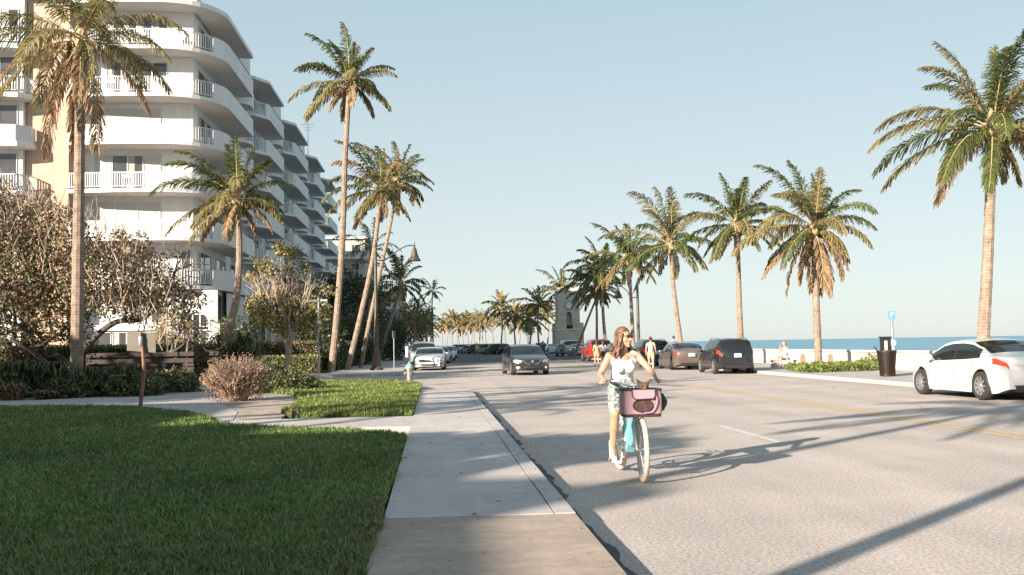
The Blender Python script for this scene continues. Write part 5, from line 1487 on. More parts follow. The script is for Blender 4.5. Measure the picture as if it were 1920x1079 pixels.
# --- rider (same axes, own origin under the saddle)
def rider():
    o = empty('person', (org.x, org.y, 0), hang, 'woman in white sleeveless top and sunglasses riding the turquoise bicycle', 'person')
    hip = Vector((.20, 0, .97)); sh = Vector((.30, 0, 1.345)); nk = Vector((.315, 0, 1.43)); hc = Vector((.335, 0, 1.555))
    hR = sm + Vector((-.165, -.305, .085)); hL = sm + Vector((-.165, .305, .085))
    shR = sh + Vector((0, -.165, -.005)); shL = sh + Vector((0, .165, -.005))
    elR = Vector((.33, -.285, 1.13)); elL = Vector((.46, .28, 1.17))
    kR = Vector((.50, -.155, .70)); kL = Vector((.60, .12, .92))
    aR = pR + Vector((-.06, -.045, .10)); aL = pL + Vector((-.07, .045, .11))
    b = MB()
    # torso
    rcone(b, hip + Vector((0, 0, .0)), hip + Vector((.02, 0, .16)), .135, .115, sx=.80, axis=(1, 0, 0))
    rcone(b, hip + Vector((.02, 0, .15)), sh + Vector((0, 0, -.10)), .112, .125, sx=.80, axis=(1, 0, 0))
    rcone(b, sh + Vector((0, -.10, -.03)), sh + Vector((0, .10, -.03)), .072, .072)
    rcone(b, shR, shL, .050, .050)
    rcone(b, sh, nk + Vector((.005, 0, .05)), .052, .046)
    for s in (-1, 1): b.ball(sh + Vector((.075, s * .062, -.14)), (.050, .056, .058), 12)
    # head turned to her left; local face frame
    ft = Matrix.Rotation(R(38), 3, 'Z')
    def H(v): return hc + ft @ Vector(v)
    b.ball(hc, (.094, .074, .112), 18, 0, ft)
    b.ball(H((.022, 0, -.055)), (.066, .056, .066), 14, 0, ft)
    rcone(b, H((.086, 0, .0)), H((.112, 0, -.030)), .010, .014)          # nose
    b.ball(H((.094, 0, -.031)), (.015, .017, .011), 8, 0, ft)
    b.ball(H((.082, 0, -.062)), (.016, .026, .007), 8, 0, ft); b.ball(H((.081, 0, -.073)), (.016, .022, .008), 8, 0, ft)  # lips
    b.ball(H((.070, 0, -.100)), (.022, .024, .018), 8, 0, ft)            # chin
    for s in (-1, 1):
        b.ball(H((.0, s * .076, -.005)), (.018, .010, .030), 8, 0, ft)    # ears
        b.ball(H((.083, s * .030, .012)), (.011, .013, .009), 8, 0, ft)   # eyes behind the glasses
        b.ball(H((.052, s * .040, -.032)), (.030, .024, .024), 8, 0, ft)
        b.ball(H((.074, s * .028, .030)), (.016, .022, .008), 8, 0, ft)
    # arms and hands
    for S_, E_, H_, s in ((shR, elR, hR, -1), (shL, elL, hL, 1)):
        rcone(b, S_, E_, .047, .036); 
        wr_ = H_ + (E_ - H_).normalized() * .055 + Vector((0, 0, .005))
        rcone(b, E_, wr_, .037, .023)
        # bar direction at the grip
        gd = Vector((-.13, s * .06, -.012)).normalized()
        fo = Vector((0, 0, 1)).cross(gd).normalized()
        if fo.x < 0: fo = -fo
        pc = H_ + Vector((0, 0, -.008))
        for q in (-.026, -.009, .009, .026): rcone(b, wr_, pc + gd * q + fo * .008 + Vector((0, 0, .0)), .014, .014)
        for k, q in enumerate((.030, .011, -.009, -.028)):
            l = (.85, 1.0, .95, .75)[k]
            r = .0088
            k0 = pc + gd * q + fo * .012 + Vector((0, 0, .002)); k1 = k0 + fo * .026 * l + Vector((0, 0, -.012)); k2 = k1 + fo * -.002 + Vector((0, 0, -.026 * l)); k3 = k2 - fo * .022 * l + Vector((0, 0, -.006))
            rcone(b, k0, k1, r + .001, r, 8); rcone(b, k1, k2, r, r, 8); rcone(b, k2, k3, r, r * .85, 8)
        t0 = wr_ + gd * -.022 * 1; t1 = pc - gd * .040 - fo * .005; t2 = t1 + fo * .02 + Vector((0, 0, -.028))
        rcone(b, t0, t1, .012, .0105, 8); rcone(b, t1, t2, .0105, .008, 8)
    # legs
    for s, K, A in ((-1, kR, aR), (1, kL, aL)):
        hj = hip + Vector((.03, s * .085, -.02))
        rcone(b, hj, K, .088, .056); rcone(b, K, K.lerp(A, .4), .054, .053); rcone(b, K.lerp(A, .38), A, .052, .033)
        rcone(b, A, A + Vector((.12, s * .01, -.055)), .034, .026)
    body = meld(b, 'body', skin, o, .0055, 3)
    # top: sleeveless, scooped neckline, hem over the hips
    b = MB()
    rcone(b, hip + Vector((0, 0, .03)), hip + Vector((.02, 0, .17)), .150, .126, sx=.82, axis=(1, 0, 0))
    rcone(b, hip + Vector((.02, 0, .15)), sh + Vector((0, 0, -.11)), .124, .137, sx=.82, axis=(1, 0, 0))
    rcone(b, sh + Vector((0, -.098, -.045)), sh + Vector((0, .098, -.045)), .072, .072)
    for s in (-1, 1):
        b.ball(sh + Vector((.080, s * .062, -.14)), (.055, .062, .064), 12)
        rcone(b, sh + Vector((.012, s * .108, -.06)), sh + Vector((.0, s * .108, .006)), .058, .054); rcone(b, sh + Vector((.0, s * .085, .0)), sh + Vector((.0, s * .135, -.006)), .056, .054)
    top_ = meld(b, 'top', cloth_w, o, .008, 4)
    # cut the neckline
    bm = bmesh.new(); bm.from_mesh(top_.data)
    rng_ = random.Random(2)
    for v in bm.verts:
        if v.co.z < hip.z + .03: v.co.y *= 1.04
        v.co.x += .006 * math.sin(v.co.y * 40 + v.co.z * 22) * (1 if v.co.z < 1.2 else .3)
    dl = [v for v in bm.verts if (v.co.z > sh.z - .005 - .0 and abs(v.co.y) < .060) or (v.co.z > sh.z - .05 and v.co.x > sh.x + .02 and ((v.co.y) ** 2 / .075 ** 2 + (v.co.z - sh.z - .02) ** 2 / .075 ** 2) < 1)]
    bmesh.ops.delete(bm, geom=dl, context='VERTS'); bm.to_mesh(top_.data); bm.free()
    # shorts
    b = MB()
    rcone(b, hip + Vector((-.01, 0, -.03)), hip + Vector((.01, 0, .05)), .150, .140, sx=.85, axis=(1, 0, 0))
    for s, K in ((-1, kR), (1, kL)):
        hj = hip + Vector((.03, s * .085, -.02)); rcone(b, hj, hj.lerp(K, .86), .100, .078)
    meld(b, 'shorts', shorts_m, o, .009, 3)
    # socks and shoes
    for s, A, pd in ((-1, aR, pR), (1, aL, pL)):
        b = MB(); rcone(b, A + Vector((-.005, 0, .10)), A + Vector((0, 0, -.02)), .043, .043, 12)
        rcone(b, A + Vector((-.035, 0, -.065)), A + Vector((.16, s * .01, -.075)), .036, .030, 12); rcone(b, A + Vector((0, 0, -.02)), A + Vector((.10, s * .008, -.06)), .042, .032, 12)
        meld(b, 'shoe', cloth_w, o, .008, 2)
        b = MB(); b.prism([(A.x - .075, A.y - .035), (A.x + .10, A.y - .042), (A.x + .195, A.y - .02), (A.x + .195, A.y + .025), (A.x + .10, A.y + .045), (A.x - .075, A.y + .035)], A.z - .112, A.z - .092); b.build('sole', cream, bpy.data.objects[C.objects[-1].name] if False else o)
    # hair: cap plus shoulder-length strands blown back
    b = MB()
    b.ball(H((-.018, 0, .022)), (.100, .088, .108), 16, 0, ft)
    b.ball(H((-.05, 0, -.05)), (.066, .082, .10), 12, 0, ft)
    rg = random.Random(4)
    for i in range(70):
        a = R(rg.uniform(75, 285)); r0_ = .078
        p0 = H((math.cos(a) * .085, math.sin(a) * r0_, rg.uniform(-.01, .06)))
        p1 = H((math.cos(a) * .10, math.sin(a) * .098, -.09 + rg.uniform(-.02, .02)))
        p1 = p1 + Vector((rg.gauss(0, .012), rg.gauss(0, .014), 0)); p2 = H((math.cos(a) * .115 - .02 + rg.gauss(0, .02), math.sin(a) * .122 + rg.gauss(0, .018), -.175 + rg.uniform(-.04, .03)))
        p3 = p2 + Vector((-.02 + rg.gauss(0, .012), rg.gauss(0, .018), -.055 + rg.uniform(-.03, .02)))
        pts = bez([p0, p1, p2, p3], 3); b.tube(pts, [.014 - .011 * (k / (len(pts) - 1)) for k in range(len(pts))], 6)
    for s in (-1, 1):     # side locks framing the face
        for i in range(5):
            p0 = H((.045 - i * .012, s * .070, .055)); p1 = H((.035 - i * .012, s * .088, -.02)); p2 = H((.02 - i * .01, s * .092, -.12)); p3 = H((.01 - i * .012, s * .088, -.20 - rg.uniform(0, .03)))
            pts = bez([p0, p1, p2, p3], 3); b.tube(pts, [.015 - .011 * (k / (len(pts) - 1)) for k in range(len(pts))], 6)
    hr = meld(b, 'hair', hair_m, o, .006, 1)
    bm = bmesh.new(); bm.from_mesh(hr.data); inv = ft.inverted()
    dl = [v for v in bm.verts if (lambda q: q.x > .035 and abs(q.y) < .074 and q.z < .062)(inv @ (v.co - hc))]
    bmesh.ops.delete(bm, geom=dl, context='VERTS'); bm.to_mesh(hr.data); bm.free()
    # sunglasses
    b = MB()
    for s in (-1, 1):
        c0 = Vector((.101, s * .031, .010))
        vs = [H(c0 + Vector((0 - abs(math.cos(2 * math.pi * k / 14)) * .003, .026 * math.cos(2 * math.pi * k / 14), .021 * math.sin(2 * math.pi * k / 14)))) for k in range(14)]
        v2 = [H(c0 + Vector((-.006, .026 * math.cos(2 * math.pi * k / 14), .021 * math.sin(2 * math.pi * k / 14)))) for k in range(14)]
        b.add(vs + v2, [tuple(range(14)), tuple(range(14, 28))[::-1]] + [(k, (k + 1) % 14, 14 + (k + 1) % 14, 14 + k) for k in range(14)])
        b.tube([H((.099, s * .055, .020)), H((.0, s * .080, .012))], .003, 4)
    b.tube([H((.104, -.010, .018)), H((.104, .010, .018))], .003, 4)
    b.build('sunglasses', dark_m, o)
    return o
rider()
# --- pink pet carrier bag and the dog in it
pink = mat('pink_canvas', (0.36, 0.215, 0.235), 0.8, var=.05, vscale=10, bump=.2, bscale=40)
pink2 = mat('pink_canvas_flap', (0.36, 0.23, 0.265), 0.8, var=.05, vscale=10)
pipe = mat('dark_piping', (.035, .022, .028), .7)
bag = empty('pet_carrier_bag', (org.x, org.y, 0), hang, 'pink canvas pet carrier bag with dark piping hung on the bicycle handlebar', 'bag')
def bagbox():
    x0, x1, hw, z0, z1 = .93, 1.20, .205, .70, .99
    def ring(z, k): # rounded rectangle ring
        f = 1 + .0 * k; pts = []
        for (cx, cy, a0) in ((x1 - .04, hw * f - .05, 0), (x0 + .04, hw * f - .05, 90), (x0 + .04, -hw * f + .05, 180), (x1 - .04, -hw * f + .05, 270)):
            for i in range(4):
                a = R(a0 + i * 30); pts.append((cx + .04 * math.cos(a), cy + .05 * math.sin(a), z))
        return pts
    # front panel is left open around the mesh window; build rings with a grid
    b = MB()
    zs = [z0 + .035, z0 + .07, .80, .86, .92, z1]
    for z in zs:
        s = 1.0 + .035 * math.sin(math.pi * (z - z0) / (z1 - z0))
        b.v += [((p[0] - 1.065) * s + 1.065, p[1] * s, p[2]) for p in ring(z, 0)]
    n = 16
    for i in range(len(zs) - 1):
        for j in range(n): b.f.append((i * n + j, i * n + (j + 1) % n, (i + 1) * n + (j + 1) % n, (i + 1) * n + j)); b.m.append(0)
    b.build('shell', pink, bag, smooth=True)
    b = MB(); b.v = []; 
    for z, s in ((z0, .97), (z0 + .06, 1.015)):
        b.v += [((p[0] - 1.065) * s + 1.065, p[1] * s, p[2]) for p in ring(z, 0)]
    b.f = [tuple(range(16))[::-1], tuple(range(16, 32))] + [(j, (j + 1) % 16, 16 + (j + 1) % 16, 16 + j) for j in range(16)]; b.m = [0] * len(b.f)
    b.build('base', pipe, bag)
    b = MB(); pts = [Vector(p) for p in ring(z1, 0)]; pts = pts + [pts[0]]
    b.tube(pts, .012, 6); b.build('rim_piping', pipe, bag)
    # round window with the dog's coat behind it: dark mesh disc
    X = x1 + .011
    w_ = [(X, .105 * math.cos(2 * math.pi * k / 24) - .01, .825 + .068 * math.sin(2 * math.pi * k / 24)) for k in range(24)]
    b = MB(); b.add([p for p in w_] + [(X - .01, p[1], p[2]) for p in w_], [tuple(range(24)), tuple(range(24, 48))[::-1]] + [(k, (k + 1) % 24, 24 + (k + 1) % 24, 24 + k) for k in range(24)])
    wn = b.build('mesh_window', mat('brown_mesh', (.10, .05, .035), .8, col2=(.03, .017, .015), vscale=14, detail=2), bag)
    b = MB(); b.tube([Vector(p) + Vector((.003, 0, 0)) for p in w_ + w_[:1]], .007, 6); b.build('window_piping', pipe, wn)
    # rolled flap above the window
    b = MB(); fl = [(-.13, .99), (.12, .99), (.125, .93), (.10, .895), (-.09, .89), (-.125, .92)]
    b.add([(X + .006, y, z) for y, z in fl] + [(X + .018, y, z) for y, z in fl], [tuple(range(6))[::-1], tuple(range(6, 12))] + [(k, (k + 1) % 6, 6 + (k + 1) % 6, 6 + k) for k in range(6)])
    f_ = b.build('flap', pink2, bag)
    b = MB(); b.tube([(X + .018, y, z) for y, z in fl[1:] + fl[:1]], .007, 6); b.build('flap_piping', pipe, f_)
    b = MB(); b.tube(bez([(1.06, .21, .95), (1.08, .245, .85), (1.06, .235, .76)], 5), [.02, .035, .04, .04, .045, .05, .045, .04, .03, .03, .02], 8); b.build('side_pouch', blk, bag)
    b = MB(); b.tube(bez([(1.21, .105, .985), (1.222, .145, .88), (1.222, .10, .765), (1.222, .0, .745)], 5), .008, 5); b.build('strap', pink2, bag)
    b = MB()
    for s in (-1, 1): b.bar((.80, s * .08, 1.0), (.945, s * .08, .975), .03, .012)
    b.build('bracket', blk, bag)
bagbox()
dogm = mat('brown_dog_coat', (.13, .075, .045), .8, var=.3, vscale=14, bump=.4, bscale=70)
dog = empty('dog', (org.x, org.y, 0), hang, 'small brown pointy eared dog peeking out of the pink bag', 'dog')
b = MB()
dc = Vector((1.07, .04, 1.015))
rcone(b, (1.02, .03, .78), (1.04, .04, .96), .075, .05); rcone(b, (1.05, 0, .80), (1.13, -.02, .80), .07, .055)
b.ball(dc, (.058, .055, .050), 14)
rcone(b, dc + Vector((.035, 0, -.012)), dc + Vector((.095, -.004, -.024)), .027, .017)
b.ball(dc + Vector((.112, -.004, -.020)), (.010, .011, .009), 8)
for s in (-1, 1):
    e0 = dc + Vector((-.005, s * .030, .030)); e1 = dc + Vector((-.002, s * .082, .085))
    rcone(b, e0, e1, .030, .006, 10, sx=.45, axis=(1, 0, 0))
    b.ball(dc + Vector((.047, s * .024, .010)), (.010, .010, .010), 8)
    rcone(b, (1.08, s * .045, .80), (1.13, s * .045, .755), .022, .018)
meld(b, 'body', dogm, dog, .0055, 2)
b = MB(); b.ball(dc + Vector((.123, -.004, -.018)), (.009, .010, .008), 8)
for s in (-1, 1): b.ball(dc + Vector((.056, s * .025, .012)), (.006, .008, .008), 8)
b.build('nose_and_eyes', blk, dog, smooth=True)
# --- background people
def walker(label, loc, face, top_c, leg_c, h=1.7, sk=skin_f, skirt=False, long_top=False, group=None, arms='down', stride=.18, hair=(.05, .03, .02), bag_=False, bare_top=False):
    o = empty('person', loc, face, label, 'person', group)
    k = h / 1.75
    V3 = lambda x, y, z: Vector((x, y, z)) * k
    b = MB()
    hip = V3(0, 0, .95); sh = V3(.0, 0, 1.42)
    rcone(b, hip, V3(0, 0, 1.12), .14 * k, .125 * k, 12, sx=.75, axis=(1, 0, 0)); rcone(b, V3(0, 0, 1.1), V3(0, 0, 1.32), .125 * k, .135 * k, 12, sx=.75, axis=(1, 0, 0))
    rcone(b, V3(0, -.15, 1.42), V3(0, .15, 1.42), .055 * k, .055 * k); rcone(b, sh, V3(.01, 0, 1.55), .055 * k, .048 * k)
    b.ball(V3(.015, 0, 1.64), (.095 * k, .077 * k, .115 * k), 14); b.ball(V3(.11, 0, 1.625), (.018, .014, .02), 6)
    pts = {}
    for s in (-1, 1):
        ks = V3(.06 + s * stride * .5, s * .10, .52); an = V3(-.02 + s * stride, s * .11, .09)
        rcone(b, V3(0, s * .09, .93), ks, .088 * k, .06 * k); rcone(b, ks, an, .058 * k, .036 * k); rcone(b, an, an + V3(.13, 0, -.045), .038 * k, .03 * k)
        if arms == 'down': el = V3(-.03 - s * .08, s * .23, 1.14); ha = V3(.08 - s * .12, s * .24, .88)
        elif arms == 'fold': el = V3(.05, s * .22, 1.15); ha = V3(.24, s * .05, 1.16)
        else: el = V3(.08, s * .22, 1.2); ha = V3(.20, s * .10, 1.45)
        rcone(b, V3(0, s * .18, 1.41), el, .047 * k, .037 * k); rcone(b, el, ha, .036 * k, .024 * k)
        d = (ha - el).normalized(); rcone(b, ha, ha + d * .07 * k, .026 * k, .022 * k, 8)
        for q in (-.022, -.007, .008, .022): rcone(b, ha + d * .06 * k + Vector((q, 0, 0)), ha + d * .13 * k + Vector((q * 1.2 + .01, 0, 0)), .010 * k, .008 * k, 6)
        rcone(b, ha + d * .02 + Vector((.02, 0, 0)), ha + d * .08 * k + Vector((.045, 0, 0)), .011 * k, .009 * k, 6)
    meld(b, 'body', sk, o, .012, 1)
    b = MB()
    rcone(b, V3(0, 0, 1.0), V3(0, 0, 1.14), .150 * k, .14 * k, 12, sx=.78, axis=(1, 0, 0)); rcone(b, V3(0, 0, 1.1), V3(0, 0, 1.31), .138 * k, .147 * k, 12, sx=.78, axis=(1, 0, 0))
    for s in (-1, 1): rcone(b, V3(0, s * .08, 1.40), V3(-.005 - s * .02, s * .20, 1.33), .062 * k, .058 * k)
    if not bare_top: meld(b, 'shirt', mat('cloth_%d_%d_%d' % tuple(int(c * 99) for c in top_c), top_c, .85, var=.08), o, .014, 2)
    b = MB()
    rcone(b, V3(0, 0, .90), V3(0, 0, 1.0), .155 * k, .145 * k, 12, sx=.8, axis=(1, 0, 0))
    if skirt: b.lathe([(.145 * k, 1.0 * k), (.17 * k, .85 * k), (.215 * k, .66 * k), (.19 * k, .66 * k)], (0, 0, 0), 16)
    else:
        for s in (-1, 1): rcone(b, V3(0, s * .09, .92), V3(.03 + s * stride * .35, s * .10, .64), .10 * k, .085 * k)
    meld(b, 'shorts', mat('cloth_%d_%d_%d' % tuple(int(c * 99) for c in leg_c), leg_c, .85, var=.08), o, .014, 2)
    hm = mat('hair_%d' % int(hair[0] * 999), hair, .6, var=.3, vscale=14)
    b = MB(); b.ball(V3(-.012, 0, 1.665), (.102 * k, .088 * k, .112 * k), 12)
    if long_top: rcone(b, V3(-.05, 0, 1.62), V3(-.08, 0, 1.36), .07 * k, .05 * k)
    hr = meld(b, 'hair', hm, o, .014, 1)
    bm = bmesh.new(); bm.from_mesh(hr.data)
    bmesh.ops.delete(bm, geom=[v for v in bm.verts if v.co.x > .045 * k and v.co.z < 1.70 * k], context='VERTS'); bm.to_mesh(hr.data); bm.free()
    for s in (-1, 1):
        an = V3(-.02 + s * stride, s * .11, .09); b = MB(); rcone(b, an + V3(-.03, 0, -.05), an + V3(.15, 0, -.06), .042 * k, .034 * k); b.build('shoe', blk if not skirt else cloth_w, o, smooth=True)
    return o
w1 = W(1221, 690, 50); walker('man in grey shirt and tan shorts walking beside the dark parked suv', (w1.x, 50, 0), R(75), (.33, .31, .33), (.42, .34, .22), 1.75)
for px, Y, lb, tc, lc, sk_ in ((1119, 66, 'woman in yellow top standing left in the pair by the red suv', (.50, .44, .20), (.45, .36, .22), False), (1131, 64, 'woman in white top and black skirt standing right in the pair by the red suv', (.62, .58, .56), (.02, .02, .022), True)):
    q = W(px, 680, Y); walker(lb, (q.x, Y, 0), R(95), tc, lc, 1.62, skirt=sk_, long_top=True, stride=.08)
q = W(894, 660, 105); walker('tiny distant pedestrian in yellow top crossing the far avenue', (q.x, 105, 0), R(-60), (.55, .50, .10), (.25, .12, .12), 1.7)
q = W(1018, 655, 95); walker('distant dark dressed pedestrian right of the oncoming grey sedan', (12.9 if False else q.x, 95, 0), R(90), (.06, .05, .09), (.05, .05, .06), 1.75)
q = W(1101, 660, 92); walker('distant figure in dark clothes right of the silver sedan', (q.x, 92, 0), R(90), (.03, .03, .035), (.03, .03, .035), 1.7)
q = W(1233, 640, 60); walker('person in blue top standing on the promenade behind the parked cars', (q.x + 1.5, 62, .12), R(90), (.12, .14, .32), (.1, .1, .12), 1.72)
# couple on the promenade by the seawall; one sits, seen from behind
def sitter(label, loc, face, tc, hairc, sk=skin_f, legc=(.6, .6, .6)):
    o = empty('person', loc, face, label, 'person')
    b = MB(); z = .50
    rcone(b, (0, 0, z), (.02, 0, z + .2), .15, .125, 12, sx=.8, axis=(1, 0, 0)); rcone(b, (.02, 0, z + .18), (.05, 0, z + .38), .12, .135, 12, sx=.78, axis=(1, 0, 0))
    rcone(b, (.05, -.15, z + .45), (.05, .15, z + .45), .055, .055); rcone(b, (.05, 0, z + .45), (.07, 0, z + .58), .052, .046)
    b.ball((.085, 0, z + .68), (.095, .077, .115), 12); b.ball((.18, 0, z + .665), (.016, .013, .02), 6)
    for s in (-1, 1):
        kn = Vector((.42, s * .12, z + .03)); an = Vector((.36, s * .12, .10))
        rcone(b, (0.02, s * .09, z), kn, .085, .06); rcone(b, kn, an, .056, .036); rcone(b, an, an + Vector((.13, 0, -.045)), .036, .028)
        el = Vector((.12, s * .25, z + .22)); ha = Vector((.33, s * .12, z + .12)) if s > 0 else Vector((.22, s * .14, z + .60))
        rcone(b, (.05, s * .18, z + .44), el, .045, .036); rcone(b, el, ha, .035, .024)
        d = (ha - el).normalized(); rcone(b, ha, ha + d * .06, .026, .022, 8)
        for q_ in (-.02, -.007, .007, .02): rcone(b, ha + d * .05 + Vector((q_, 0, 0)), ha + d * .12 + Vector((q_, 0, 0)), .010, .008, 6)
        rcone(b, ha, ha + d * .07 + Vector((.04, 0, 0)), .010, .008, 6)
    meld(b, 'body', sk, o, .011, 1)
    b = MB(); rcone(b, (.0, 0, z + .08), (.02, 0, z + .2), .155, .137, 12, sx=.85, axis=(1, 0, 0)); rcone(b, (.02, 0, z + .18), (.05, 0, z + .36), .132, .146, 12, sx=.82, axis=(1, 0, 0)); meld(b, 'top', mat('cloth_%d_%d_%d' % tuple(int(c * 99) for c in tc), tc, .85), o, .013, 2)
    b = MB(); rcone(b, (-.01, 0, z - .02), (0, 0, z + .06), .165, .158, 12, sx=.85, axis=(1, 0, 0))
    for s in (-1, 1): rcone(b, (.02, s * .09, z), (.26, s * .11, z + .02), .10, .08)
    meld(b, 'shorts', mat('cloth_%d_%d_%d' % tuple(int(c * 99) for c in legc), legc, .85), o, .013, 2)
    hm = mat('hair_%d' % int(hairc[0] * 999), hairc, .6, var=.3, vscale=14)
    b = MB(); b.ball((.06, 0, z + .70), (.10, .088, .112), 12); rcone(b, (.02, 0, z + .66), (-.0, 0, z + .45), .065, .045); hr = meld(b, 'hair', hm, o, .012, 1)
    bm = bmesh.new(); bm.from_mesh(hr.data)
    bmesh.ops.delete(bm, geom=[v for v in bm.verts if v.co.x > .12 and v.co.z < z + .735], context='VERTS'); bm.to_mesh(hr.data); bm.free()
    return o
q = W(1474, 680, 47.5); sitter('tanned person in a pale top sitting sideways on the bench by the seawall', (q.x, 47.5, .12), R(200), (.55, .55, .58), (.25, .14, .07))
# ================================================================== STREET FURNITURE
pole_d = mat('lamp_post_paint', (.085, .072, .054), .5, metal=.4, var=.2, vscale=5)
galv = mat('galvanised_steel', (.33, .33, .33), .45, metal=.7, var=.12, vscale=6)
def street_lamp(loc, h, arm, side, label, r=.085, group='street lamps with bell shades'):
    o = empty('street_lamp', loc, 0, label, 'street lamp', group)
    b = MB(); b.lathe([(.40, 0), (.40, .12), (.28, .2), (.25, .5), (.20, .75), (.22, .8), (.15, .95), (.12, 1.5), (.13, 1.55), (.105, 1.6)], (0, 0, 0), 16); b.build('base', pole_d, o, smooth=True, autos=40)
    b = MB(); b.tube([(0, 0, 1.55), (0, 0, h)], [.125, .085], 14); b.lathe([(.09, h), (.10, h + .06), (.05, h + .12), (.07, h + .22), (.02, h + .34), (0, h + .5)], (0, 0, 0), 12); b.build('pole', pole_d, o, smooth=True, autos=40)
    b = MB(); s = side; z = h - .75
    b.tube(bez([(0, 0, z), (s * .55, 0, z + .02), (s * arm * .5, 0, z + .45), (s * arm * .78, 0, z + .82), (s * arm, 0, z + .84)], 6), .035, 8)
    b.tube(bez([(0, 0, z + .5), (s * .3, 0, z + .35), (s * .62, 0, z + .08)], 4), .018, 6)
    b.build('arm', pole_d, o, smooth=True)
    b = MB(); zt = z + .84
    b.lathe([(0, .24), (.03, .16), (.02, .1), (.05, .05), (.055, -.1), (.12, -.18), (.13, -.3), (.16, -.34), (.18, -.50), (.27, -.72), (.36, -.86), (.38, -.90), (.35, -.90), (.26, -.74), (.15, -.5), (0, -.45)], (s * arm, 0, zt), 20)
    b.build('lamp_shade', pole_d, o, smooth=True, autos=50)
    b = MB(); b.ball((s * arm, 0, zt - .70), (.13, .13, .16), 10); b.build('bulb', mat('frosted_glass', (.6, .6, .58), .3), o, smooth=True)
    return o
q = W(706, 695, 58.2)
hh = W(709, 462, 58.2).z - .2
street_lamp((q.x, 58.2, .12), hh, W(777, 452, 58.2).x - q.x, 1, 'tall street lamp with long curved arm and bell shade on the left corner')
q = W(1198, 660, 74); hh = W(1197, 540, 74).z - .1
street_lamp((q.x, 74, .12), hh, q.x - W(1158, 542, 74).x, -1, 'street lamp on the ocean side with its bell shade over the road')
q = W(812, 640, 150); street_lamp((q.x, 150, .12), W(812, 578, 150).z - .4, .9, -1, 'distant street lamp at the left side of the avenue')
# signs
def sign_post(loc, h, r, label, plates, mt=galv, cat='sign', curve=None, name='sign_post'):
    o = empty(name, loc, 0, label, cat)
    b = MB()
    if curve: b.tube(bez(curve, 6), r, 10)
    else: b.tube([(0, 0, 0), (0, 0, h)], r, 8)
    b.build('pole', mt, o, smooth=True, autos=50)
    for (w_, h_, z, rz, m_, dx) in plates:
        b = MB(); b.box(-w_ / 2, w_ / 2, -.012, .012, -h_ / 2, h_ / 2); b.transform(Matrix.Translation((dx, -r - .016, z)) @ Matrix.Rotation(rz, 4, 'Z')); b.build('sign_plate', m_, o)
    return o
wsg = mat('sign_white', (.62, .62, .60), .5); dsg = mat('sign_dark', (.03, .05, .045), .5); gsg = mat('sign_back_grey', (.15, .135, .11), .55, metal=.3, var=.08, vscale=3)
q = W(598, 712, 44)
o = sign_post((q.x, 44, 0), 3.75, .04, 'street name sign on a grey pole at the corner', [], cat='street sign')
b = MB(); b.box(-.60, -.03, -.055, -.035, 3.50, 3.61); b.build('name_plate', gsg, o); b = MB(); b.box(.05, .42, -.055, -.035, 3.50, 3.64); p1 = b.build('name_plate', dsg, o)
b = MB()
for x0, x1 in ((.10, .16), (.18, .21), (.23, .29), (.31, .37)): b.box(x0, x1, -.0585, -.0555, 3.54, 3.60)
b.build('lettering', wsg, p1)
b = MB(); b.box(-.012, .012, -.12, .38, 3.66, 3.82); b.build('name_plate', dsg, o)
b = MB(); b.box(-.13, .13, -.06, -.045, 2.35, 2.75); b.build('sign_plate', gsg, o)
b = MB(); b.box(.03, .13, -.06, -.045, 1.55, 2.1); b.build('sign_plate', dsg, o)
q = W(739, 690, 57.5); sign_post((q.x, 57.5, .12), 2.25, .03, 'thin pale sign post right of the left street lamp', [(.28, .40, 2.05, R(62), gsg, 0)], galv)
q = W(405, 660, 50); sign_post((q.x, 50, .05), 2.75, .03, 'small white sign on a white post before the arched doorway', [(.40, .58, 2.45, 0, wsg, 0)], wsg)
# bent copper-brown pole with the back of a sign
brn = mat('rusty_brown_pole', (.23, .115, .075), .55, metal=.3, var=.2, vscale=6)
q = P(263, 768, .12)
o = empty('sign_post', (q.x, q.y, .12), 0, 'bent rusty brown pole holding a blank grey sign back at the lawn edge', 'sign')
b = MB(); b.tube(bez([(0, 0, 0), (.03, 0, .35), (.075, 0, .85), (.06, 0, 1.3), (.005, 0, 1.62), (0, 0, 1.80)], 6), .045, 12); b.build('pole', brn, o, smooth=True, autos=50)
b = MB(); b.box(-.33, .33, .055, .075, 1.35, 1.82); b.v = [(x, y, z - .03 * (x / .33)) for x, y, z in b.v]; b.build('sign_plate', gsg, o)
b = MB(); b.lathe([(.05, 1.46), (.055, 1.47), (.055, 1.70), (.05, 1.71)], (0.004, 0, 0), 14); b.build('clamp_sleeve', galv, o, smooth=True, autos=40)
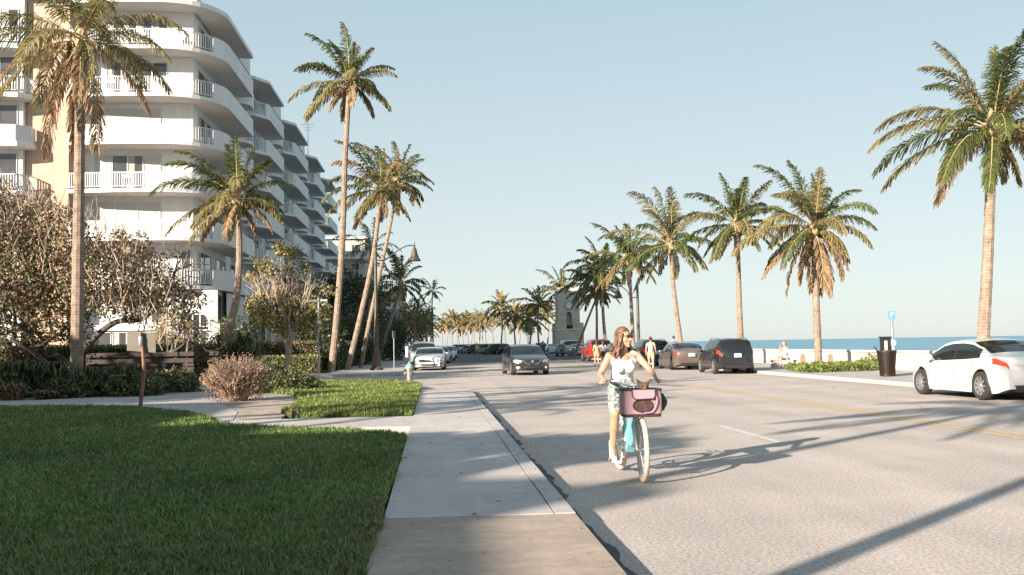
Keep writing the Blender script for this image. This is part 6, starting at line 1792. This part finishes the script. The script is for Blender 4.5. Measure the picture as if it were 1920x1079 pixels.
# fire hydrant
q = P(768, 718, .12)
hy = empty('fire_hydrant', (q.x, q.y, .12), R(15), 'silver fire hydrant with mint green cap at the corner of the lawn island', 'hydrant')
sv = mat('hydrant_silver', (.24, .205, .18), .5, metal=.4, var=.2, vscale=12); mint = mat('mint_paint', (.17, .34, .27), .5, var=.1, vscale=10)
b = MB(); b.lathe([(.16, 0), (.16, .05), (.115, .06), (.11, .45), (.14, .46), (.14, .52), (.115, .53)], (0, 0, 0), 18); b.build('barrel', sv, hy, smooth=True, autos=35)
b = MB(); b.lathe([(.16, .53), (.165, .57), (.13, .66), (.06, .73), (.03, .74), (.035, .80), (0, .80)], (0, 0, 0), 18); b.build('bonnet', mint, hy, smooth=True, autos=50)
RYm = Matrix.Rotation(R(90), 3, 'Y')
for M_, nm in ((RYm, 'nozzle'), (Matrix.Rotation(R(-90), 3, 'Y'), 'nozzle'), (Matrix.Rotation(R(90), 3, 'X'), 'pumper_nozzle')):
    b = MB(); rr = .055 if nm == 'nozzle' else .07
    b.lathe([(rr * .8, .08), (rr * .8, .15), (rr, .155), (rr, .20), (rr * .35, .205), (rr * .35, .23), (0, .23)], (0, 0, .36), 14, 0, M_); b.build(nm, mint if nm == 'nozzle' else sv, hy, smooth=True, autos=35)
# parking meter-like kiosk post by the kerb
q = W(763, 690, 55.5)
o = empty('meter_post', (q.x, 55.5, .12), 0, 'dark slim meter post with a pale face at the left kerb beside the white coupe', 'parking meter')
b = MB(); b.box(-.10, .10, -.08, .08, 0, 1.15); b.build('post', mat('navy_paint', (.02, .022, .05), .5), o)
b = MB(); b.box(-.13, .13, -.09, .09, 1.155, 1.42); b.box(-.09, .09, -.07, .07, 1.42, 1.48); h_ = b.build('meter_head', MAT['navy_paint'], o)
b = MB(); b.box(-.07, .07, -.10, -.092, .75, 1.35); b.build('face', wsg, h_)
# bench behind the bent pole
bw = mat('dark_bench_wood', (.035, .022, .016), .6, var=.25, vscale=4)
def bench(loc, rz, label, L=2.6):
    o = empty('bench', loc, rz, label, 'bench')
    b = MB()
    for i in range(4): b.box(-L / 2, L / 2, -.25 + i * .13, -.14 + i * .13, .44, .475)
    b.build('seat', bw, o)
    b = MB()
    for i in range(3): b.box(-L / 2, L / 2, .27 + i * .02, .295 + i * .02, .55 + i * .13, .65 + i * .13)
    b.build('backrest', bw, o)
    for x in (-L / 2 + .25, L / 2 - .25):
        b = MB(); b.box(x - .04, x + .04, -.22, -.14, 0, .44); b.build('leg', bw, o)
        b = MB(); b.bar((x, .24, 0), (x, .34, .95), .07, .06); b.build('leg', bw, o)
    return o
def rail_fence(x0, x1, y, label):
    o = empty('timber_rail', (x0, y, .05), 0, label, 'railing')
    for i, z in enumerate((.62, .98, 1.22)):
        b = MB(); b.box(0, x1 - x0, -.05, .05, z, z + .16); b.build('rail', bw, o)
    n = int((x1 - x0) / 1.4)
    for i in range(n + 1):
        x = (x1 - x0) * i / n; b = MB(); b.box(x - .06, x + .06, .055, .16, 0, 1.3); b.build('post', bw, o)
    return o
rail_fence(-12.6, -7.9, 37.2, 'dark timber railing behind the ferny bed and the bent pole')
bench((-9.9, 36.1, .1), 0, 'dark wooden bench in the shade in front of the timber railing')
blk2 = mat('grey_block', (.30, .29, .28), .85)
for x in (-9.1, -8.55):
    o = MB(); o.box(-.17, .17, -.12, .12, 0, .36); o.box(-.11, .11, -.09, .09, .36, .42); ob = o.build('concrete_block', blk2); ob.location = (x, 35.1, .11)
    tag(ob, 'small grey concrete block by the dark bench, ' + ('left' if x < -9 else 'right') + ' one of two', 'block', 'concrete blocks by the bench')
# ocean side: bin, parking pay station with P sign
q = P(1664, 706, .12)
o = empty('trash_bin', (q.x, q.y, .12), R(-5), 'tapered dark brown slatted trash bin on the promenade', 'trash bin')
brz = mat('bronze_metal', (.035, .022, .015), .45, metal=.5, var=.25, vscale=6)
b = MB(); n = 22
for i in range(n):
    a = 2 * math.pi * i / n; b.bar((.24 * math.cos(a), .24 * math.sin(a), .03), (.33 * math.cos(a), .33 * math.sin(a), .92), .055, .02, 0, (math.cos(a), math.sin(a), 0))
b.lathe([(.25, .02), (.26, .02), (.26, .09), (.25, .09)], (0, 0, 0), 22, closed=True); b.lathe([(.33, .86), (.35, .86), (.35, .93), (.33, .93)], (0, 0, 0), 22, closed=True)
b.build('slatted_body', brz, o)
b = MB(); b.lathe([(.0, .03), (.22, .03), (.30, .85), (.0, .85)], (0, 0, 0), 20); b.build('liner', blk, o, smooth=True, autos=40)
b = MB(); b.tube(bez([(-.33, 0, .93), (-.38, 0, 1.0), (-.45, -.02, 1.06)], 4), .02, 6); b.build('handle', brz, o)
q2 = W(1668, 700, 34.9)
o = empty('pay_station', (q2.x - .03, 34.9, .12), 0, 'black parking pay station with pale panels right behind the trash bin', 'pay station')
zt = W(1662, 634, 34.9).z - .12
b = MB(); b.box(-.22, .05, -.16, .16, 0, zt); b.build('cabinet', blk, o)
b = MB(); b.box(-.25, .08, -.2, .2, zt, zt + .05); b.build('lid', blk, o)
b = MB(); b.box(-.20, -.09, -.172, -.162, zt - .75, zt - .10); b.build('panel', mat('panel_cream', (.55, .50, .42), .5), o)
b = MB(); b.box(.065, .20, -.13, .13, 0, zt - .1); s_ = b.build('side_post', blk, o)
b = MB(); b.box(.085, .18, -.145, -.132, zt - .85, zt - .18); b.lathe([(0, 0), (.12, 0), (.12, .02), (0, .02)], (.13, -.135, zt - .18), 18, 0, Matrix.Rotation(R(90), 3, 'X')); b.build('dial_plate', mat('dial_aqua', (.42, .56, .58), .4), s_)
q3 = W(1675, 700, 35.2)
o = empty('parking_sign', (q3.x + .02, 35.2, .12), 0, 'slim grey post with a blue parking sign on top', 'parking sign')
zb = W(1675, 597, 35.2).z; zt2 = W(1675, 585, 35.2).z
b = MB(); b.tube([(0, 0, 0), (0, 0, zb - .12)], .045, 10); b.build('pole', galv, o, smooth=True, autos=50)
bl = mat('sign_blue', (.10, .30, .55), .4)
b = MB(); b.box(-.115, .115, -.035, .035, zb - .16, zt2 - .08); b.box(-.03, .03, -.03, .03, zb - .24, zb - .16); pn = b.build('sign_plate', bl, o)
fc = bpy.data.curves.new('P', 'FONT'); fc.body = 'P'; fc.size = .26; fc.extrude = .002; fc.align_x = 'CENTER'; fc.align_y = 'CENTER'
fo = bpy.data.objects.new('tmp', fc); C.objects.link(fo)
dg = bpy.context.evaluated_depsgraph_get(); dg.update()
me = bpy.data.meshes.new_from_object(fo.evaluated_get(dg)); bpy.data.objects.remove(fo)
me.transform(Matrix.Translation((0, -.039, (zb + zt2) / 2 - .12)) @ Matrix.Rotation(R(90), 4, 'X')); me.materials.clear(); me.materials.append(wsg)
lo = bpy.data.objects.new('letter', me); C.objects.link(lo); lo.parent = pn
# wooden bollards by the palm, bench with towels
for px, lb in ((1506, 'short brown pointed timber post left of the palm with dead fronds'), (1558, 'short brown pointed timber post right of the palm with dead fronds')):
    q = W(px, 690, 46.0); b = MB(); z1 = W(px, 662, 46).z - .12
    b.add([(-.13, -.08, 0), (.13, -.08, 0), (.13, .08, 0), (-.13, .08, 0), (-.10, -.05, z1 * .8), (.10, -.05, z1 * .8), (.10, .05, z1 * .8), (-.10, .05, z1 * .8), (-.02, 0, z1)], [(3, 2, 1, 0), (0, 1, 5, 4), (1, 2, 6, 5), (2, 3, 7, 6), (3, 0, 4, 7), (4, 5, 8), (5, 6, 8), (6, 7, 8), (7, 4, 8)])
    o = b.build('timber_post', mat('weathered_timber', (.26, .17, .11), .85, var=.25, vscale=5)); o.location = (q.x, 46.0, .12); tag(o, lb, 'post', 'timber posts')
q = W(1474, 690, 47.6)
o = empty('concrete_bench', (q.x, 47.7, .12), R(5), 'low pale concrete bench under the seated person by the seawall', 'bench')
b = MB(); b.box(-.9, .9, -.25, .25, .36, .44); b.build('seat', swm, o)
for x in (-.6, .6): b = MB(); b.box(x - .08, x + .08, -.2, .2, 0, .36); b.build('leg', swm, o)
# ------------------------------------------------------------------ off-frame things, with unseen boxes added to shade the foreground
nb = empty('lawn_shade_boxes', (-19.9, 0, 0), 0, 'unseen white boxes added outside the frame to shade the lawn and sidewalk', 'building')
sh_ = lambda h: (h / math.tan(SUN_EL) * sdir.x, h / math.tan(SUN_EL) * sdir.y)
def cast_box(h, xr, y0, y1, W_, name, parent):
    """box whose roof shadow has its right edge at ground x = xr, between ground y0..y1"""
    dx, dy = sh_(h)
    b = MB(); b.box(xr - dx - W_ + 19.9, xr - dx + 19.9, y0 - dy, y1 - dy, 0, h); return b.build(name, wht, parent)
cast_box(8.5, .72, -20, 16.1, 16, 'wall', nb)  # unseen box added to lay the main shade over lawn and sidewalk
cast_box(7.0, -4.4, -10, 26.6, 16, 'wing_wall', nb)  # added box, not a house wing: extends the shade over the far lawn
cast_box(8.2, -2.4, -5, 18.2, 16, 'wing_wall', nb)  # another added box, steps the shade edge towards the path
cast_box(11.0, 2.4, 9.75, 10.5, 5, 'sidewalk_shade_box', nb)  # added box shaped to throw the pointed shade band across the sidewalk
random.seed(77)
# tree whose ragged shadow reaches the kerb further up
def cast_pt(X, Y, h):
    dx, dy = sh_(h); return Vector((X - dx, Y - dy, 0))
q = cast_pt(1.0, 13.6, 6.5)
blob_bush('shade_tree', 'leafy garden tree beside the added shade boxes, outside the frame', (q.x, q.y, 0), 1.7, 1.7, 1.5, 5500, [lf_g, lf_d], [.5, .5], (.14, .26), 51, 'tree', zc=6.3, cut=-.7, twigs=14, twm=wood_d)
q = cast_pt(-13.5, 33.5, 5)
blob_bush('shade_tree', 'broad garden tree left of the frame that shades the planting bed', (q.x, q.y, 0), 5.2, 3.4, 3.4, 15000, [lf_g, lf_d], [.5, .5], (.2, .36), 52, 'tree', zc=3.9, cut=-.9, twigs=14, twm=wood_d)
q = cast_pt(-9.5, 30.0, 4.5)
blob_bush('shade_tree', 'second garden tree left of the frame shading the path', (q.x, q.y, 0), 3.6, 3.4, 3.0, 11000, [lf_g, lf_d], [.5, .5], (.2, .36), 53, 'tree', zc=3.3, cut=-.9, twigs=14, twm=wood_d)
# palms outside the frame whose fronds streak the road
for (X, Y, h, s, n_) in [(11.3, 19.2, 9.5, 401, 16), (2.4, 25.5, 8.0, 403, 15), (0.5, 22.2, 6.0, 404, 12), (5.0, 33, 9.0, 405, 16)]:
    q = cast_pt(X, Y, h)
    make_palm([(q.x - .2, q.y, .1), (q.x - .1, q.y, h * .5), (q.x, q.y, h)], .17, 3.0, s, 'palm number %s of the row outside the left of the frame' % ['one', 'two', 'three', 'four', 'five'][s - 401], 'palms outside the frame', n=n_, pairs=36, lw=.06, dry=.4)
# street lamp beside the camera: its pole draws the diagonal shadow bottom right
A = P(1540, 1079); B_ = P(1920, 925)
dd = (B_ - A).normalized()
base = Vector((A.x, A.y, 0)) - dd * 10.5
lp = street_lamp((base.x, base.y, .12), 7.6, 2.4, 1, 'street lamp on the near kerb behind the camera, outside the frame')
# ------------------------------------------------------------------ litter and wear
rng = np.random.default_rng(88)
litter_m = mat('dry_leaf_litter', (0.12, 0.075, 0.045), 0.8, island=0.6)
n = 420
x = rng.uniform(-.38, 1.1, n); y = 5.2 + rng.random(n) ** 1.4 * 14
x2 = rng.uniform(1.15, 1.5, 260); y2 = 5.2 + rng.random(260) * 24
x3 = rng.uniform(-.55, -.33, 300); y3 = 5.2 + rng.random(300) * 14
X = np.concatenate([x, x2, x3]); Y = np.concatenate([y, y2, y3]); Z = np.concatenate([np.full(n, .1335), np.full(260, .006), np.full(300, .1335)])
n = len(X); a = rng.uniform(0, 6.28, n); s = rng.uniform(.003, .009, n) * np.where(rng.random(n) < .08, 2.2, 1)
V = np.stack([np.stack([X + np.cos(a) * s * 1.6, Y + np.sin(a) * s * 1.6, Z + .002], 1), np.stack([X - np.sin(a) * s * .6, Y + np.cos(a) * s * .6, Z + s * .5], 1),
              np.stack([X - np.cos(a) * s * 1.6, Y - np.sin(a) * s * 1.6, Z + .001], 1), np.stack([X + np.sin(a) * s * .6, Y - np.cos(a) * s * .6, Z], 1)], 1).reshape(-1, 3)
tag(raw_mesh('leaf_litter', V, np.arange(n * 4).reshape(-1, 4), litter_m), 'scattered tiny dry leaf bits on the sidewalk and in the gutter', 'litter', kind='stuff')
# hairline cracks in the near slabs and the carriageway
crk = mat('crack_dark', (0.07, 0.06, 0.055), 0.95)
b = MB(); rg = random.Random(6)
def crack(x, y, dx, dy, n, w, z):
    p = Vector((x, y, z)); d = Vector((dx, dy, 0))
    for i in range(n):
        q = p + d * rg.uniform(.6, 1.2) + Vector((rg.gauss(0, .25) * d.length, rg.gauss(0, .25) * d.length, 0))
        s = (q - p).normalized().cross(Vector((0, 0, 1))) * w / 2
        b.add([p - s, p + s, q + s * .8, q - s * .8], [(0, 1, 2, 3)]); p = q
crack(.35, 9.1, .12, .01, 5, .004, .1315); crack(.1, 12.9, .1, .03, 5, .006, .1315); crack(1.0, 9.0, -.1, .02, 4, .004, .1315)
crack(9.9, 18.0, .1, .9, 30, .008, .003); crack(1.7, 22.0, 1.2, .15, 12, .02, .003); crack(1.4, 30.6, 1.2, .02, 11, .03, .003);
tag(b.build('pavement_cracks', crk, recalc=False), kind='structure')
